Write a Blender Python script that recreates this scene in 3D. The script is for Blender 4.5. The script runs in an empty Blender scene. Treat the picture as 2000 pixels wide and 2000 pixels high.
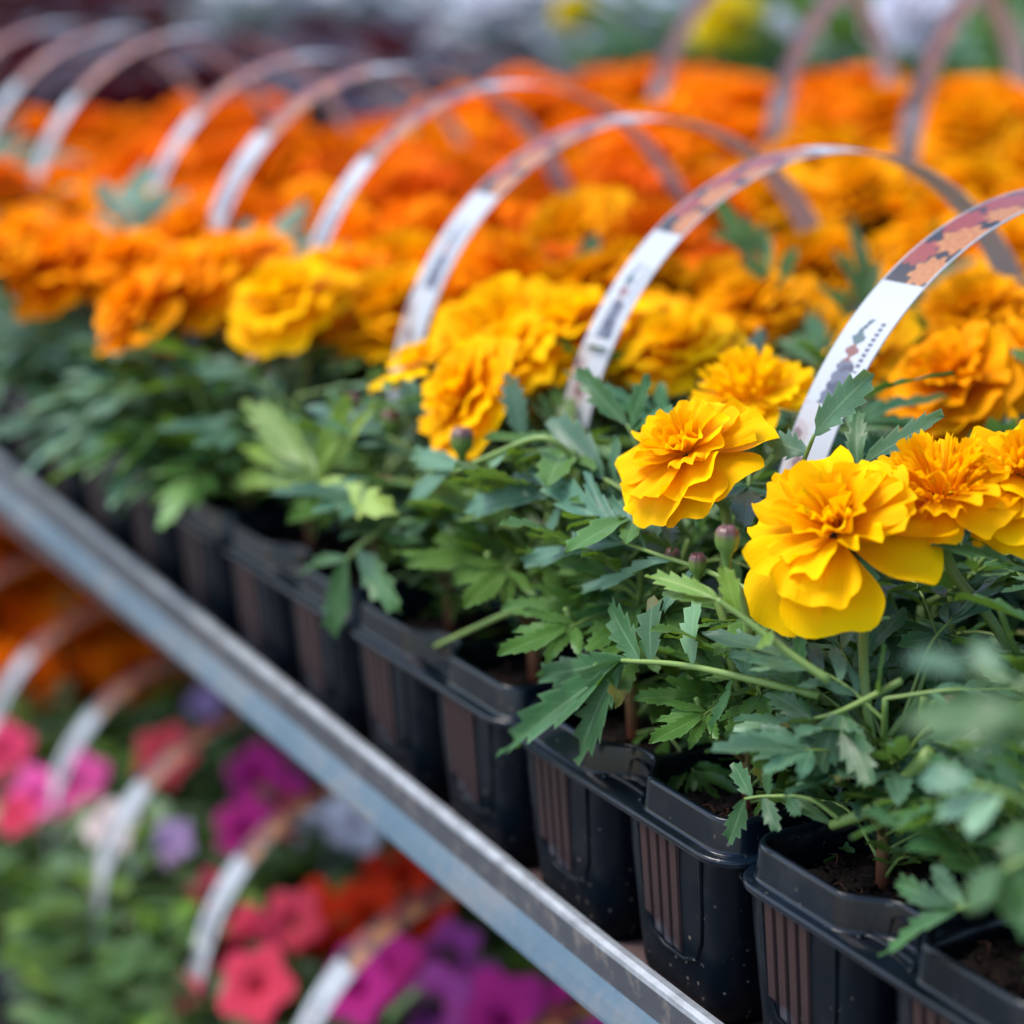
import bpy, math, random
import numpy as np
from mathutils import Vector, Matrix

# ------------------------------------------------------------------ camera, sky, sun
S = 0.01                       # everything below is written in centimetres
PI = math.pi
sc = bpy.context.scene
COL = sc.collection
rnd = random.Random(11)

FPX = 4200.0                   # focal length in pixels of the 2000 px photograph
CAM = np.array([43.3, -31.4, 29.8])
V1 = np.array([-1500., -170.])
def _ray(x, y): return np.array([(x-1000.)/FPX, -(y-1000.)/FPX, -1.0])
_p = math.atan(1170./FPX)
_up = np.array([0, math.cos(_p), math.sin(_p)])
_r = _ray(*V1); _r /= np.linalg.norm(_r)
_X = -_r; _Y = np.cross(_up, _X)
RC = np.array([_X, _Y, _up])   # camera -> world
def px(x, y, ax, val):         # the world point seen at a pixel of the photograph on one plane
    q = RC @ _ray(x, y)
    return CAM + q*((val-CAM[ax])/q[ax])

cd = bpy.data.cameras.new('camera'); cam = bpy.data.objects.new('camera', cd); COL.objects.link(cam)
M = Matrix([list(RC[0])+[CAM[0]*S], list(RC[1])+[CAM[1]*S], list(RC[2])+[CAM[2]*S], [0, 0, 0, 1]])
cam.matrix_world = M
cd.sensor_width = 15.67; cd.lens = 15.67*FPX/2000.
cd.clip_start = 0.01; cd.clip_end = 200
cd.dof.use_dof = True; cd.dof.focus_distance = 0.588; cd.dof.aperture_fstop = 2.55
cd.dof.aperture_blades = 0
sc.camera = cam

SUN_EL, SUN_AZ = math.radians(58), math.radians(215)
w = bpy.data.worlds.new("World"); sc.world = w; w.use_nodes = True
nt = w.node_tree; nt.nodes.clear()
sky = nt.nodes.new('ShaderNodeTexSky'); sky.sky_type = 'NISHITA'; sky.sun_disc = False
sky.sun_elevation = SUN_EL; sky.sun_rotation = SUN_AZ; sky.dust_density = 1.2; sky.ozone_density = 1.4; sky.air_density = 1.0
bg = nt.nodes.new('ShaderNodeBackground'); bg.inputs[1].default_value = 0.14
wo = nt.nodes.new('ShaderNodeOutputWorld')
nt.links.new(sky.outputs[0], bg.inputs[0]); nt.links.new(bg.outputs[0], wo.inputs[0])
sl = bpy.data.lights.new('sun', 'SUN'); sl.energy = 1.5; sl.angle = math.radians(28); sl.color = (1.0, 0.95, 0.88)
so = bpy.data.objects.new('sun', sl); COL.objects.link(so)
_d = Vector((math.sin(SUN_AZ)*math.cos(SUN_EL), math.cos(SUN_AZ)*math.cos(SUN_EL), math.sin(SUN_EL)))
so.rotation_euler = _d.to_track_quat('Z', 'Y').to_euler()
sc.view_settings.view_transform = 'Standard'; sc.view_settings.look = 'None'
sc.view_settings.exposure = 1.6; sc.view_settings.gamma = 1
sc.cycles.max_bounces = 8; sc.cycles.transmission_bounces = 6; sc.cycles.diffuse_bounces = 3

# ------------------------------------------------------------------ materials
def mat(name):
    m = bpy.data.materials.new(name); m.use_nodes = True
    m.node_tree.nodes.clear()
    return m, m.node_tree
def N(t, kind, **kw):
    n = t.nodes.new(kind)
    for k, v in kw.items():
        if k.startswith('i_'): n.inputs[int(k[2:])].default_value = v
        else: setattr(n, k, v)
    return n
def L(t, a, b): t.links.new(a, b)
def ramp(t, fac, stops):
    r = N(t, 'ShaderNodeValToRGB'); e = r.color_ramp.elements
    while len(e) < len(stops): e.new(0.5)
    for q, (p, c) in zip(e, stops): q.position = p; q.color = (*c, 1) if len(c) == 3 else c
    L(t, fac, r.inputs[0]); return r.outputs[0]
def math_(t, op, a, b=None, c=None):
    n = N(t, 'ShaderNodeMath', operation=op)
    for i, v in enumerate((a, b, c)):
        if v is None: continue
        if isinstance(v, (int, float)): n.inputs[i].default_value = v
        else: L(t, v, n.inputs[i])
    return n.outputs[0]
def mixc(t, f, a, b, typ='MIX'):
    n = N(t, 'ShaderNodeMix', data_type='RGBA', blend_type=typ)
    for i, v in ((0, f), (6, a), (7, b)):
        if isinstance(v, (int, float)): n.inputs[i].default_value = v
        elif isinstance(v, tuple): n.inputs[i].default_value = (*v, 1)
        else: L(t, v, n.inputs[i])
    return n.outputs[2]
def noise(t, scale, detail=3, rough=.5, co=None):
    n = N(t, 'ShaderNodeTexNoise'); n.inputs['Scale'].default_value = scale
    n.inputs['Detail'].default_value = detail; n.inputs['Roughness'].default_value = rough
    if co is None:
        c = N(t, 'ShaderNodeTexCoord'); co = c.outputs['Object']
    L(t, co, n.inputs['Vector']); return n.outputs[0]
def bump(t, h, strength, dist):
    b = N(t, 'ShaderNodeBump'); b.inputs['Strength'].default_value = strength
    b.inputs['Distance'].default_value = dist; L(t, h, b.inputs['Height']); return b.outputs[0]
def finish(t, col, rough=.5, spec=.5, nrm=None, trans=0, tcol=None, metal=0, coat=0):
    p = N(t, 'ShaderNodeBsdfPrincipled')
    if isinstance(col, tuple): p.inputs['Base Color'].default_value = (*col, 1)
    else: L(t, col, p.inputs['Base Color'])
    if isinstance(rough, (int, float)): p.inputs['Roughness'].default_value = rough
    else: L(t, rough, p.inputs['Roughness'])
    p.inputs['Specular IOR Level'].default_value = spec; p.inputs['Metallic'].default_value = metal
    p.inputs['Coat Weight'].default_value = coat
    if nrm is not None: L(t, nrm, p.inputs['Normal'])
    out = N(t, 'ShaderNodeOutputMaterial'); sh = p.outputs[0]
    if trans:
        tr = N(t, 'ShaderNodeBsdfTranslucent')
        if isinstance(tcol, tuple): tr.inputs[0].default_value = (*tcol, 1)
        else: L(t, tcol, tr.inputs[0])
        mx = N(t, 'ShaderNodeMixShader'); mx.inputs[0].default_value = trans
        L(t, sh, mx.inputs[1]); L(t, tr.outputs[0], mx.inputs[2]); sh = mx.outputs[0]
    L(t, sh, out.inputs[0])

def objrand(t): return N(t, 'ShaderNodeObjectInfo').outputs['Random']

def petal_mat(name, base, tip, trans=.3, rough=.55):
    m, t = mat(name)
    uv = N(t, 'ShaderNodeUVMap'); sp = N(t, 'ShaderNodeSeparateXYZ'); L(t, uv.outputs[0], sp.inputs[0])
    c = ramp(t, sp.outputs[1], [(0.0, base), (0.55, tuple(.35*a+.65*b for a, b in zip(base, tip))), (1.0, tip)])
    wn = N(t, 'ShaderNodeTexWhiteNoise', noise_dimensions='1D'); L(t, math_(t, 'FLOOR', sp.outputs[0]), wn.inputs['W'])
    pr = wn.outputs['Value']
    n1 = noise(t, 55, 2)
    dark = tuple(x*.86*(1 if i == 0 else .82) for i, x in enumerate(tip))
    f = math_(t, 'MULTIPLY', math_(t, 'SUBTRACT', n1, .35), 1.0)
    c = mixc(t, f, c, mixc(t, 1.0, c, (.97, .80, .8), 'MULTIPLY'))
    # faint darker lines running the length of each petal
    st = N(t, 'ShaderNodeTexWave', wave_type='BANDS', bands_direction='X'); st.inputs['Scale'].default_value = 9.0
    st.inputs['Distortion'].default_value = 2.0; L(t, uv.outputs[0], st.inputs[0])
    c = mixc(t, math_(t, 'MULTIPLY', math_(t, 'GREATER_THAN', st.outputs[1], .78), .12), c, mixc(t, 1.0, c, (.95, .72, .7), 'MULTIPLY'))
    h = N(t, 'ShaderNodeHueSaturation')
    L(t, math_(t, 'ADD', math_(t, 'ADD', math_(t, 'MULTIPLY', objrand(t), .012), math_(t, 'MULTIPLY', pr, .012)), .493), h.inputs['Hue']); L(t, c, h.inputs['Color'])
    L(t, math_(t, 'ADD', math_(t, 'MULTIPLY', pr, .14), .90), h.inputs['Value'])
    c = h.outputs[0]
    # fine lengthwise streaks of the petal
    wv = N(t, 'ShaderNodeTexWave', wave_type='BANDS', bands_direction='X'); wv.inputs['Scale'].default_value = 6.0
    wv.inputs['Distortion'].default_value = 1.2
    L(t, uv.outputs[0], wv.inputs[0])
    nr = bump(t, math_(t, 'ADD', wv.outputs[1], math_(t, 'MULTIPLY', n1, 1.5)), .09, .0006)
    finish(t, c, .65, .05, nr, trans, c)
    return m
PET = {
    'yellow': petal_mat('petal_yellow', (.97, .37, .001), (.98, .56, .001), .42),
    'amber':  petal_mat('petal_amber', (.80, .22, .001), (.88, .38, .001), .34),
    'golden': petal_mat('petal_golden', (.90, .17, .001), (.96, .325, .001), .36),
    'orange': petal_mat('petal_orange', (.78, .10, .001), (.90, .215, .001), .34),
    'deep':   petal_mat('petal_deep_orange', (.58, .05, .001), (.74, .12, .001), .32),
    'lemon':  petal_mat('petal_lemon', (.70, .50, .005), (.80, .62, .01), .3),
    'pink': petal_mat('petal_pink', (.62, .05, .28), (.78, .11, .42), .35),
    'rose':   petal_mat('petal_rose', (0.582, 0.051, 0.117), (0.656, 0.066, 0.139), .35),
    'coral': petal_mat('petal_coral', (.55, .03, .09), (.66, .055, .15), .35),
    'red': petal_mat('petal_red', (.42, .006, .004), (.60, .012, .006), .3),
    'magenta': petal_mat('petal_magenta', (.42, .015, .20), (.52, .03, .27), .35),
    'violet': petal_mat('petal_violet', (.30, .04, .24), (.38, .07, .33), .35),
    'mauve':  petal_mat('petal_mauve', (0.414, 0.280, 0.525), (0.451, 0.312, 0.574), .35),
    'white':  petal_mat('petal_white', (.60, .60, .66), (.74, .75, .82), .3),
    'blush':  petal_mat('petal_blush', (.60, .40, .38), (.72, .60, .58), .3),
}
def leaf_mat(name, top, under, vein, rough=.40, trans=.24, spec=.34, tcol=None):
    m, t = mat(name)
    uv = N(t, 'ShaderNodeUVMap'); sp = N(t, 'ShaderNodeSeparateXYZ'); L(t, uv.outputs[0], sp.inputs[0])
    u = math_(t, 'ABSOLUTE', sp.outputs[0]); v = math_(t, 'FRACT', sp.outputs[1])
    wn = N(t, 'ShaderNodeTexWhiteNoise', noise_dimensions='1D'); L(t, math_(t, 'FLOOR', sp.outputs[1]), wn.inputs['W']); pr = wn.outputs['Value']
    mid = math_(t, 'LESS_THAN', u, .07)
    # lateral veins run forward from the midrib
    vv = math_(t, 'FRACT', math_(t, 'MULTIPLY', math_(t, 'SUBTRACT', v, math_(t, 'MULTIPLY', u, .16)), 8.0))
    vl = math_(t, 'LESS_THAN', math_(t, 'ABSOLUTE', math_(t, 'SUBTRACT', vv, .5)), .06)
    vn = math_(t, 'MAXIMUM', mid, math_(t, 'MULTIPLY', vl, .4))
    n1 = noise(t, 30, 3); n2 = noise(t, 160, 2)
    c = mixc(t, math_(t, 'MULTIPLY', n1, 1.0), top, tuple(x*.62 for x in top))
    c = mixc(t, math_(t, 'MULTIPLY', math_(t, 'GREATER_THAN', pr, .86), .55), c, vein)
    c = mixc(t, math_(t, 'MULTIPLY', math_(t, 'GREATER_THAN', u, .88), .35), c, vein)
    # tired yellow brown tips on a few leaflets
    tip = math_(t, 'MULTIPLY', math_(t, 'LESS_THAN', pr, .07), math_(t, 'GREATER_THAN', math_(t, 'ADD', v, math_(t, 'MULTIPLY', n1, .3)), .95))
    c = mixc(t, math_(t, 'MULTIPLY', tip, .8), c, (.16, .12, .03))
    c = mixc(t, math_(t, 'MULTIPLY', vn, .6), c, vein)
    geo = N(t, 'ShaderNodeNewGeometry')
    cu = mixc(t, math_(t, 'MULTIPLY', vn, .5), under, tuple(x*.6 for x in under))
    c = mixc(t, geo.outputs['Backfacing'], c, cu)
    h = N(t, 'ShaderNodeHueSaturation'); L(t, c, h.inputs['Color'])
    L(t, math_(t, 'ADD', math_(t, 'MULTIPLY', objrand(t), .03), .485), h.inputs['Hue'])
    L(t, math_(t, 'ADD', math_(t, 'MULTIPLY', pr, .65), math_(t, 'ADD', math_(t, 'MULTIPLY', n1, .4), .42)), h.inputs['Value'])
    c = h.outputs[0]
    hb = math_(t, 'SUBTRACT', math_(t, 'MULTIPLY', n2, .5), math_(t, 'MULTIPLY', vn, .8))
    nr = bump(t, hb, .9, .0005)
    rg = math_(t, 'ADD', math_(t, 'MULTIPLY', n2, .22), rough-.1)
    finish(t, c, rg, spec, nr, trans, tcol or tuple(min(1, x*1.6) for x in under))
    return m
LEAF = leaf_mat('marigold_leaf', (.040, .135, .036), (.11, .20, .022), (.16, .26, .13), tcol=(.13, .26, .03))
LEAF_B = leaf_mat('marigold_leaf_bluish', (.078, .185, .110), (.11, .20, .035), (.17, .28, .16), tcol=(.12, .25, .04))
LEAF_F = leaf_mat('marigold_leaf_fresh', (.075, .18, .030), (.13, .22, .02), (.15, .24, .08), tcol=(.16, .28, .02))
LEAF_L = leaf_mat('marigold_leaf_pale', (.115, .235, .150), (.14, .24, .05), (.20, .30, .17), rough=.45, tcol=(.14, .26, .05))
LEAF_Y = leaf_mat('marigold_leaf_young', (.13, .25, .03), (.20, .28, .03), (.26, .36, .08), tcol=(.28, .40, .03))
LEAF_P = leaf_mat('petunia_leaf', (.075, .145, .055), (.10, .16, .05), (.14, .22, .08), tcol=(.14, .24, .03))
LEAF_R = leaf_mat('dark_red_leaf', (.030, .006, .012), (.07, .012, .02), (.06, .012, .02), tcol=(.08, .01, .015))
LEAF_S = leaf_mat('silver_leaf', (.36, .42, .46), (.38, .43, .46), (.42, .46, .5), rough=.7, spec=.2, tcol=(.3, .35, .33))
LEAF_G = leaf_mat('garden_leaf', (.06, .14, .05), (.10, .18, .05), (.14, .22, .08), tcol=(.14, .26, .04))

def stem_mat():
    m, t = mat('stem_green')
    g = N(t, 'ShaderNodeTexCoord'); sp = N(t, 'ShaderNodeSeparateXYZ'); L(t, g.outputs['Object'], sp.inputs[0])
    n1 = noise(t, 60, 3)
    f = math_(t, 'ADD', math_(t, 'MULTIPLY', sp.outputs[2], 22.0), math_(t, 'MULTIPLY', math_(t, 'SUBTRACT', n1, .5), .8))
    c = ramp(t, f, [(0.0, (.16, .035, .022)), (.35, (.15, .10, .035)), (.7, (.13, .21, .045))])
    finish(t, c, .45, .4, bump(t, noise(t, 300, 2), .3, .0004), .12, (.2, .3, .05)); return m
STEM = stem_mat()
m, t = mat('flower_stalk_green'); finish(t, mixc(t, noise(t, 90, 3), (.13, .22, .045), (.20, .28, .07)), .45, .4, None, .12, (.2, .3, .05)); STALK = m
m, t = mat('calyx_green')
uv = N(t, 'ShaderNodeUVMap'); sp = N(t, 'ShaderNodeSeparateXYZ'); L(t, uv.outputs[0], sp.inputs[0])
c = ramp(t, sp.outputs[1], [(0, (.09, .18, .03)), (.48, (.11, .19, .03)), (.66, (.11, .045, .035)), (1, (.15, .05, .045))])
finish(t, c, .35, .5, bump(t, noise(t, 200), .3, .0005), .1, (.2, .3, .05)); CALYX = m

def plastic(nm='black_plastic', spec=.6, dull=0.0, tint=(.006, .011, .019)):
    m, t = mat(nm)
    n1 = noise(t, 14, 5, .6); n2 = noise(t, 260, 3); n3 = noise(t, 520, 1)
    c = mixc(t, ramp(t, n1, [(.45, (0, 0, 0)), (.75, (1, 1, 1))]), (.002, .004, .007), tint)
    geo = N(t, 'ShaderNodeNewGeometry')
    speck = ramp(t, n2, [(.70, (0, 0, 0)), (.76, (1, 1, 1))])
    c = mixc(t, math_(t, 'MULTIPLY', speck, .5), c, (.16, .15, .14))
    sc1 = N(t, 'ShaderNodeTexVoronoi'); sc1.inputs['Scale'].default_value = 240
    tc = N(t, 'ShaderNodeTexCoord'); L(t, tc.outputs['Object'], sc1.inputs[0])
    dot = ramp(t, sc1.outputs[0], [(.0, (1, 1, 1)), (.10, (1, 1, 1)), (.16, (0, 0, 0))])
    c = mixc(t, math_(t, 'MULTIPLY', math_(t, 'MULTIPLY', dot, ramp(t, n1, [(.5, (0, 0, 0)), (.6, (1, 1, 1))])), .6), c, (.22, .18, .15))
    n5 = noise(t, 22, 6, .7)
    oi = N(t, 'ShaderNodeObjectInfo'); vm = N(t, 'ShaderNodeVectorMath', operation='ADD'); tc2 = N(t, 'ShaderNodeTexCoord')
    L(t, tc2.outputs['Object'], vm.inputs[0]); L(t, oi.outputs['Location'], vm.inputs[1])
    n6 = noise(t, 45, 6, .75, vm.outputs[0])
    c = mixc(t, math_(t, 'MULTIPLY', ramp(t, n6, [(.52, (0, 0, 0)), (.72, (1, 1, 1))]), .55), c, (.020, .019, .020))
    rg = ramp(t, n1, [(.3, (.24,)*3), (.75, (.42,)*3)])
    finish(t, c, math_(t, 'ADD', rg, dull), spec, bump(t, noise(t, 40, 3), .12, .001)); return m
PLASTIC = plastic(spec=.28, dull=-.12, tint=(.003, .010, .022))
POTP = plastic('matt_black_plastic', .12, .0, tint=(.0015, .0035, .0065))
m, t = mat('brown_thin_plastic')
tc = N(t, 'ShaderNodeTexCoord'); sp = N(t, 'ShaderNodeSeparateXYZ'); L(t, tc.outputs['Object'], sp.inputs[0])
n1 = noise(t, 60, 4)
f = math_(t, 'ADD', math_(t, 'MULTIPLY', sp.outputs[2], 24), math_(t, 'MULTIPLY', math_(t, 'SUBTRACT', n1, .5), 1.0))
c = ramp(t, f, [(.10, (.012, .016, .022)), (.28, (.045, .045, .055)), (.42, (.024, .012, .0125)), (1, (.031, .0135, .012))])
finish(t, c, .5, .25, bump(t, noise(t, 90, 3), .2, .0006)); BROWN = m
m, t = mat('potting_soil')
n1 = noise(t, 180, 4, .7); n2 = noise(t, 700, 3)
c = ramp(t, n1, [(.3, (.004, .0025, .002)), (.55, (.012, .007, .005)), (.72, (.036, .019, .012))])
finish(t, c, .85, .2, bump(t, n2, .9, .002)); SOIL = m
m, t = mat('brown_fibre'); finish(t, (.09, .04, .025), .8, .2); FIBRE = m

def galv():
    m, t = mat('galvanised_steel')
    n1 = noise(t, 18, 5, .65); n2 = noise(t, 130, 4, .6)
    c = mixc(t, n1, (.050, .051, .058), (.105, .11, .125))
    c = mixc(t, ramp(t, n2, [(.52, (0,)*3), (.66, (1,)*3)]), c, (.16, .14, .13))
    finish(t, c, ramp(t, n2, [(.3, (.38,)*3), (.7, (.6,)*3)]), .5, bump(t, n2, .3, .0006), metal=.55); return m
GALV = galv()
m, t = mat('bright_steel_edge'); n1 = noise(t, 120, 4, .6)
finish(t, ramp(t, n1, [(.30, (.17, .18, .19)), (.62, (.29, .31, .33))]), .45, .5, bump(t, n1, .3, .0005), metal=.3); EDGE = m
m, t = mat('patchy_blue_lip'); n1 = noise(t, 26, 6, .75); n2 = noise(t, 8, 3, .6)  # lower lip of the rail: blue broken by grey patches
f = math_(t, 'ADD', math_(t, 'MULTIPLY', n1, .6), math_(t, 'MULTIPLY', n2, .4))
c = ramp(t, f, [(.38, (.030, .070, .105)), (.48, (.050, .088, .120)), (.56, (.095, .108, .122)), (.66, (.05, .05, .053))])
finish(t, c, .5, .5, bump(t, n1, .3, .0006), metal=.1); BLUE = m
m, t = mat('plywood_board'); n1 = noise(t, 30, 5, .6)
finish(t, ramp(t, n1, [(.3, (.05, .032, .030)), (.7, (.12, .08, .078))]), .75, .2, bump(t, n1, .3, .001)); BOARD = m
m, t = mat('concrete_ground'); n1 = noise(t, 3, 6, .6)
finish(t, ramp(t, n1, [(.3, (.10, .10, .10)), (.7, (.18, .18, .17))]), .85, .2, bump(t, n1, .3, .01)); GROUND = m

m, t = mat('printed_card')
at = N(t, 'ShaderNodeVertexColor', layer_name='print')
finish(t, at.outputs[0], .38, .45, None, .22, (.75, .70, .72)); CARD = m

# ------------------------------------------------------------------ mesh collector
class MB:
    def __init__(s): s.V = []; s.F = []; s.UV = []; s.MI = []; s.n = 0
    def add(s, V, F, UV=None, mi=0):
        V = np.asarray(V, float); s.V.append(V)
        s.F.extend([tuple(i+s.n for i in f) for f in F])
        s.MI.extend([mi]*len(F))
        s.UV.append(np.zeros((len(V), 2)) if UV is None else np.asarray(UV, float))
        s.n += len(V)
    def build(s, name, mats, parent=None, loc=None, smooth=True, origin=(0, 0, 0)):
        me = s.mesh(name, mats, smooth, origin)
        o = bpy.data.objects.new(name, me); COL.objects.link(o)
        if parent: o.parent = parent
        if loc is not None: o.location = Vector(loc)*S
        return o
    def mesh(s, name, mats, smooth=True, origin=(0, 0, 0)):
        me = bpy.data.meshes.new(name)
        V = (np.vstack(s.V)-np.array(origin))*S if s.V else np.zeros((0, 3))
        me.from_pydata(V.tolist(), [], s.F)
        UV = np.vstack(s.UV)
        uvl = me.uv_layers.new(name='UVMap')
        li = np.zeros(len(me.loops), dtype=np.int32); me.loops.foreach_get('vertex_index', li)
        uvl.data.foreach_set('uv', UV[li].astype(np.float32).ravel())
        for m_ in (mats if isinstance(mats, (list, tuple)) else [mats]): me.materials.append(m_)
        if any(s.MI): me.polygons.foreach_set('material_index', np.array(s.MI, dtype=np.int32))
        if smooth: me.polygons.foreach_set('use_smooth', np.ones(len(me.polygons), dtype=bool))
        me.update(); return me

def gridF(nu, nv, closed=False):   # nv rows of nu points
    F = []
    for j in range(nv-1):
        for i in range(nu if closed else nu-1):
            a = j*nu+i; b = j*nu+(i+1) % nu
            F.append((a, b, b+nu, a+nu))
    return F
def nz(v): v = np.asarray(v, float); return v/(np.linalg.norm(v)+1e-9)
def catmull(P, n):
    P = np.asarray(P, float); P = np.vstack([2*P[0]-P[1], P, 2*P[-1]-P[-2]])
    out = []
    for i in range(1, len(P)-2):
        for k in range(n):
            u = k/n
            out.append(.5*((2*P[i])+(P[i+1]-P[i-1])*u+(2*P[i-1]-5*P[i]+4*P[i+1]-P[i+2])*u*u+(-P[i-1]+3*P[i]-3*P[i+1]+P[i+2])*u**3))
    out.append(P[-2]); return np.array(out)
def tube(mb, P, r0, r1, sides=6, mi=0, cap=True):
    P = np.asarray(P, float); n = len(P)
    ref = np.array([0.31, .12, .94])
    V = []; UV = []
    for i in range(n):
        T = nz(P[min(i+1, n-1)]-P[max(i-1, 0)])
        A = nz(np.cross(T, ref)); B = np.cross(T, A)
        r = r0+(r1-r0)*i/(n-1)
        for k in range(sides):
            a = 2*PI*k/sides; V.append(P[i]+r*(math.cos(a)*A+math.sin(a)*B)); UV.append((k/sides, i/(n-1)))
    F = gridF(sides, n, True)
    if cap: F.append(tuple(range(sides))[::-1]); F.append(tuple(range((n-1)*sides, n*sides)))
    mb.add(V, F, UV, mi)

# ------------------------------------------------------------------ leaflets and compound leaves
def make_leaflet(seed, teeth=5, ns=None, wide=1.0, lobe=0, fold=.22, droop=.25, toothed=1.0):
    """unit leaflet along +Y (length 1), half width 1 -> scaled later; serrated, folded, drooping"""
    r = random.Random(seed); ns = ns or teeth*2+4
    V = []; UV = []
    tw = r.uniform(-.25, .25); bend = r.uniform(-.12, .12)
    for j in range(ns+1):
        v = j/ns
        w0 = (v**.75)*((1-v)**.72)*2.05
        w0 = max(w0, .07*(1-v))
        row = []
        for k, u in enumerate((-1, -.5, 0, .5, 1)):
            ww = w0; dv = 0
            if abs(u) == 1 and 0 < j < ns:
                odd = (j+(1 if u > 0 else 0)) % 2
                amp = toothed*(.13 if .12 < v < .9 else .05)*r.uniform(.4, 1.3)
                if odd: ww = w0*(1+amp); dv = .05*toothed
                else: ww = w0*(1-amp*1.3); dv = -.012*toothed
            x = u*ww
            y = v+dv
            z = -droop*v*v+fold*abs(u)*ww*.8+.05*math.sin(v*9+seed)*abs(u)-(.10*abs(u)**3)*ww
            z += tw*u*v*.4
            row.append((x, y, z)); UV.append((u, v))
        V += row
    V = np.array(V)
    V[:, 0] += 0
    return V, gridF(5, ns+1), np.array(UV), bend
LFT = [make_leaflet(s, teeth=t, droop=d, fold=f) for s, t, d, f in
       ((1, 4, .18, .3), (2, 5, .32, .2), (3, 4, .08, .35), (4, 5, .25, .12), (5, 3, .4, .25), (6, 6, .15, .22))]
LFT_LOW = [make_leaflet(s, teeth=2, ns=6, droop=d, fold=f, toothed=.7) for s, d, f in ((1, .2, .3), (2, .35, .2), (3, .05, .3))]
_lc = [1]
def put_leaflet(mb, tpl, p, D, Nn, Lg, Wd, mi=0):
    D = nz(D); X = nz(np.cross(D, Nn)); Z = np.cross(X, D)
    V, F, UV, bend = tpl
    _lc[0] = (_lc[0]*7+13) % 211; UV = UV*np.array([1, .98])+np.array([0, .01+_lc[0]])
    y = V[:, 1]*Lg; x = V[:, 0]*Wd + bend*Lg*V[:, 1]**2; z = V[:, 2]*Lg*.45
    z = -.45*Lg*(-V[:, 2]) if False else z
    W = np.outer(x, X)+np.outer(y, D)+np.outer(z, Z)+p
    mb.add(W, F, UV, mi)
def compound(mb, path, Nn, r, size=2.6, pairs=3, wr=.19, mi=0, low=False, stem_mi=1, thick=.07, spread=52):
    """a pinnate leaf: rachis along path, leaflets in pairs, one terminal leaflet"""
    P = catmull(path, 5); n = len(P)
    tube(mb, P, thick, thick*.5, 4 if low else 6, stem_mi, cap=False)
    bank = LFT_LOW if low else LFT
    Nn = np.asarray(Nn, float)
    for k in range(pairs):
        f = .34+.58*(k/(max(pairs-1, 1)))
        if pairs == 1: f = .75
        i = min(n-2, int(f*(n-1))); T = nz(P[i+1]-P[i]); Sd = nz(np.cross(T, Nn)); Nu = np.cross(Sd, T)
        prof = (.55, .9, 1.0, .85, .8)[int(k*4/max(pairs-1, 1))] if pairs > 1 else .9
        for sgn in (-1, 1):
            a = math.radians(spread+r.uniform(-12, 12)-k*3)
            D = math.cos(a)*T+sgn*math.sin(a)*Sd+Nu*r.uniform(-.1, .3)
            lg = size*prof*r.uniform(.82, 1.12)
            put_leaflet(mb, r.choice(bank), P[i]+Sd*sgn*thick*.3, D, Nu+Sd*sgn*r.uniform(-.35, .15), lg, lg*wr*r.uniform(.85, 1.15), mi)
    T = nz(P[-1]-P[-2]); Sd = nz(np.cross(T, Nn)); Nu = np.cross(Sd, T)
    put_leaflet(mb, r.choice(bank), P[-1], T, Nu, size*1.25, size*wr*1.35, mi)
    for sgn in (-1, 1):
        D = T*.88+Sd*sgn*.5
        put_leaflet(mb, r.choice(bank), P[-1]-T*size*.05, D, Nu, size*.85, size*wr*.85, mi)

# ------------------------------------------------------------------ marigold heads
_pc = [3]
def petal(mb, r, az, r0, z0, Lg, W, e0, e1, ruffle=.1, cup=.1, notch=.12, nu=7, nv=7, mi=0, twist=0.0, tilt=None):
    _pc[0] = (_pc[0]*11+7) % 61; uo = _pc[0]
    ph = r.uniform(0, 6.28); kf = r.choice((1.5, 2.2, 3)); ph2 = r.uniform(0, 6.28)
    V = []; UV = []
    cr, cz = r0, z0
    ds = 1.0/(nv-1); nn = r.uniform(.6, 1.2); off = r.uniform(-.3, .3)
    ctr = [(r0, z0, e0)]
    for j in range(1, nv):
        e = e0+(e1-e0)*(j-.5)*ds
        cr += math.cos(e)*Lg*ds; cz += math.sin(e)*Lg*ds; ctr.append((cr, cz, e))
    ca, sa = math.cos(az), math.sin(az)
    for j in range(nv):
        s_ = j*ds; rr, zz, e = ctr[j]
        wd = W*.5*(.16+.84*math.sin(min(1, s_*1.12)*PI/2)**1.15)
        for i in range(nu):
            u = -1+2*i/(nu-1)
            # rounded and softly notched far edge
            endw = s_**2.2
            dl = -Lg*endw*(.30*(1-math.sqrt(max(0, 1-(.97*u)**2))) + notch*nn*math.exp(-((u-off)/.20)**2) + .022*math.sin(u*5+ph))
            x = wd*u*(1-.10*endw*abs(u)**3)
            zn = ruffle*.8*Lg*s_**1.6*math.sin(kf*PI*u+ph)*(.35+.65*abs(u)) + cup*W*u*u*(.3+.7*s_) + twist*u*s_*W + .02*Lg*math.sin(5*s_+ph2)
            R_ = rr+math.cos(e)*dl-math.sin(e)*zn; Z_ = zz+math.sin(e)*dl+math.cos(e)*zn
            V.append((R_*ca-x*sa, R_*sa+x*ca, Z_)); UV.append((uo+.01+.98*(u*.5+.5), s_))
    mb.add(V, gridF(nu, nv), UV, mi)
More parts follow.
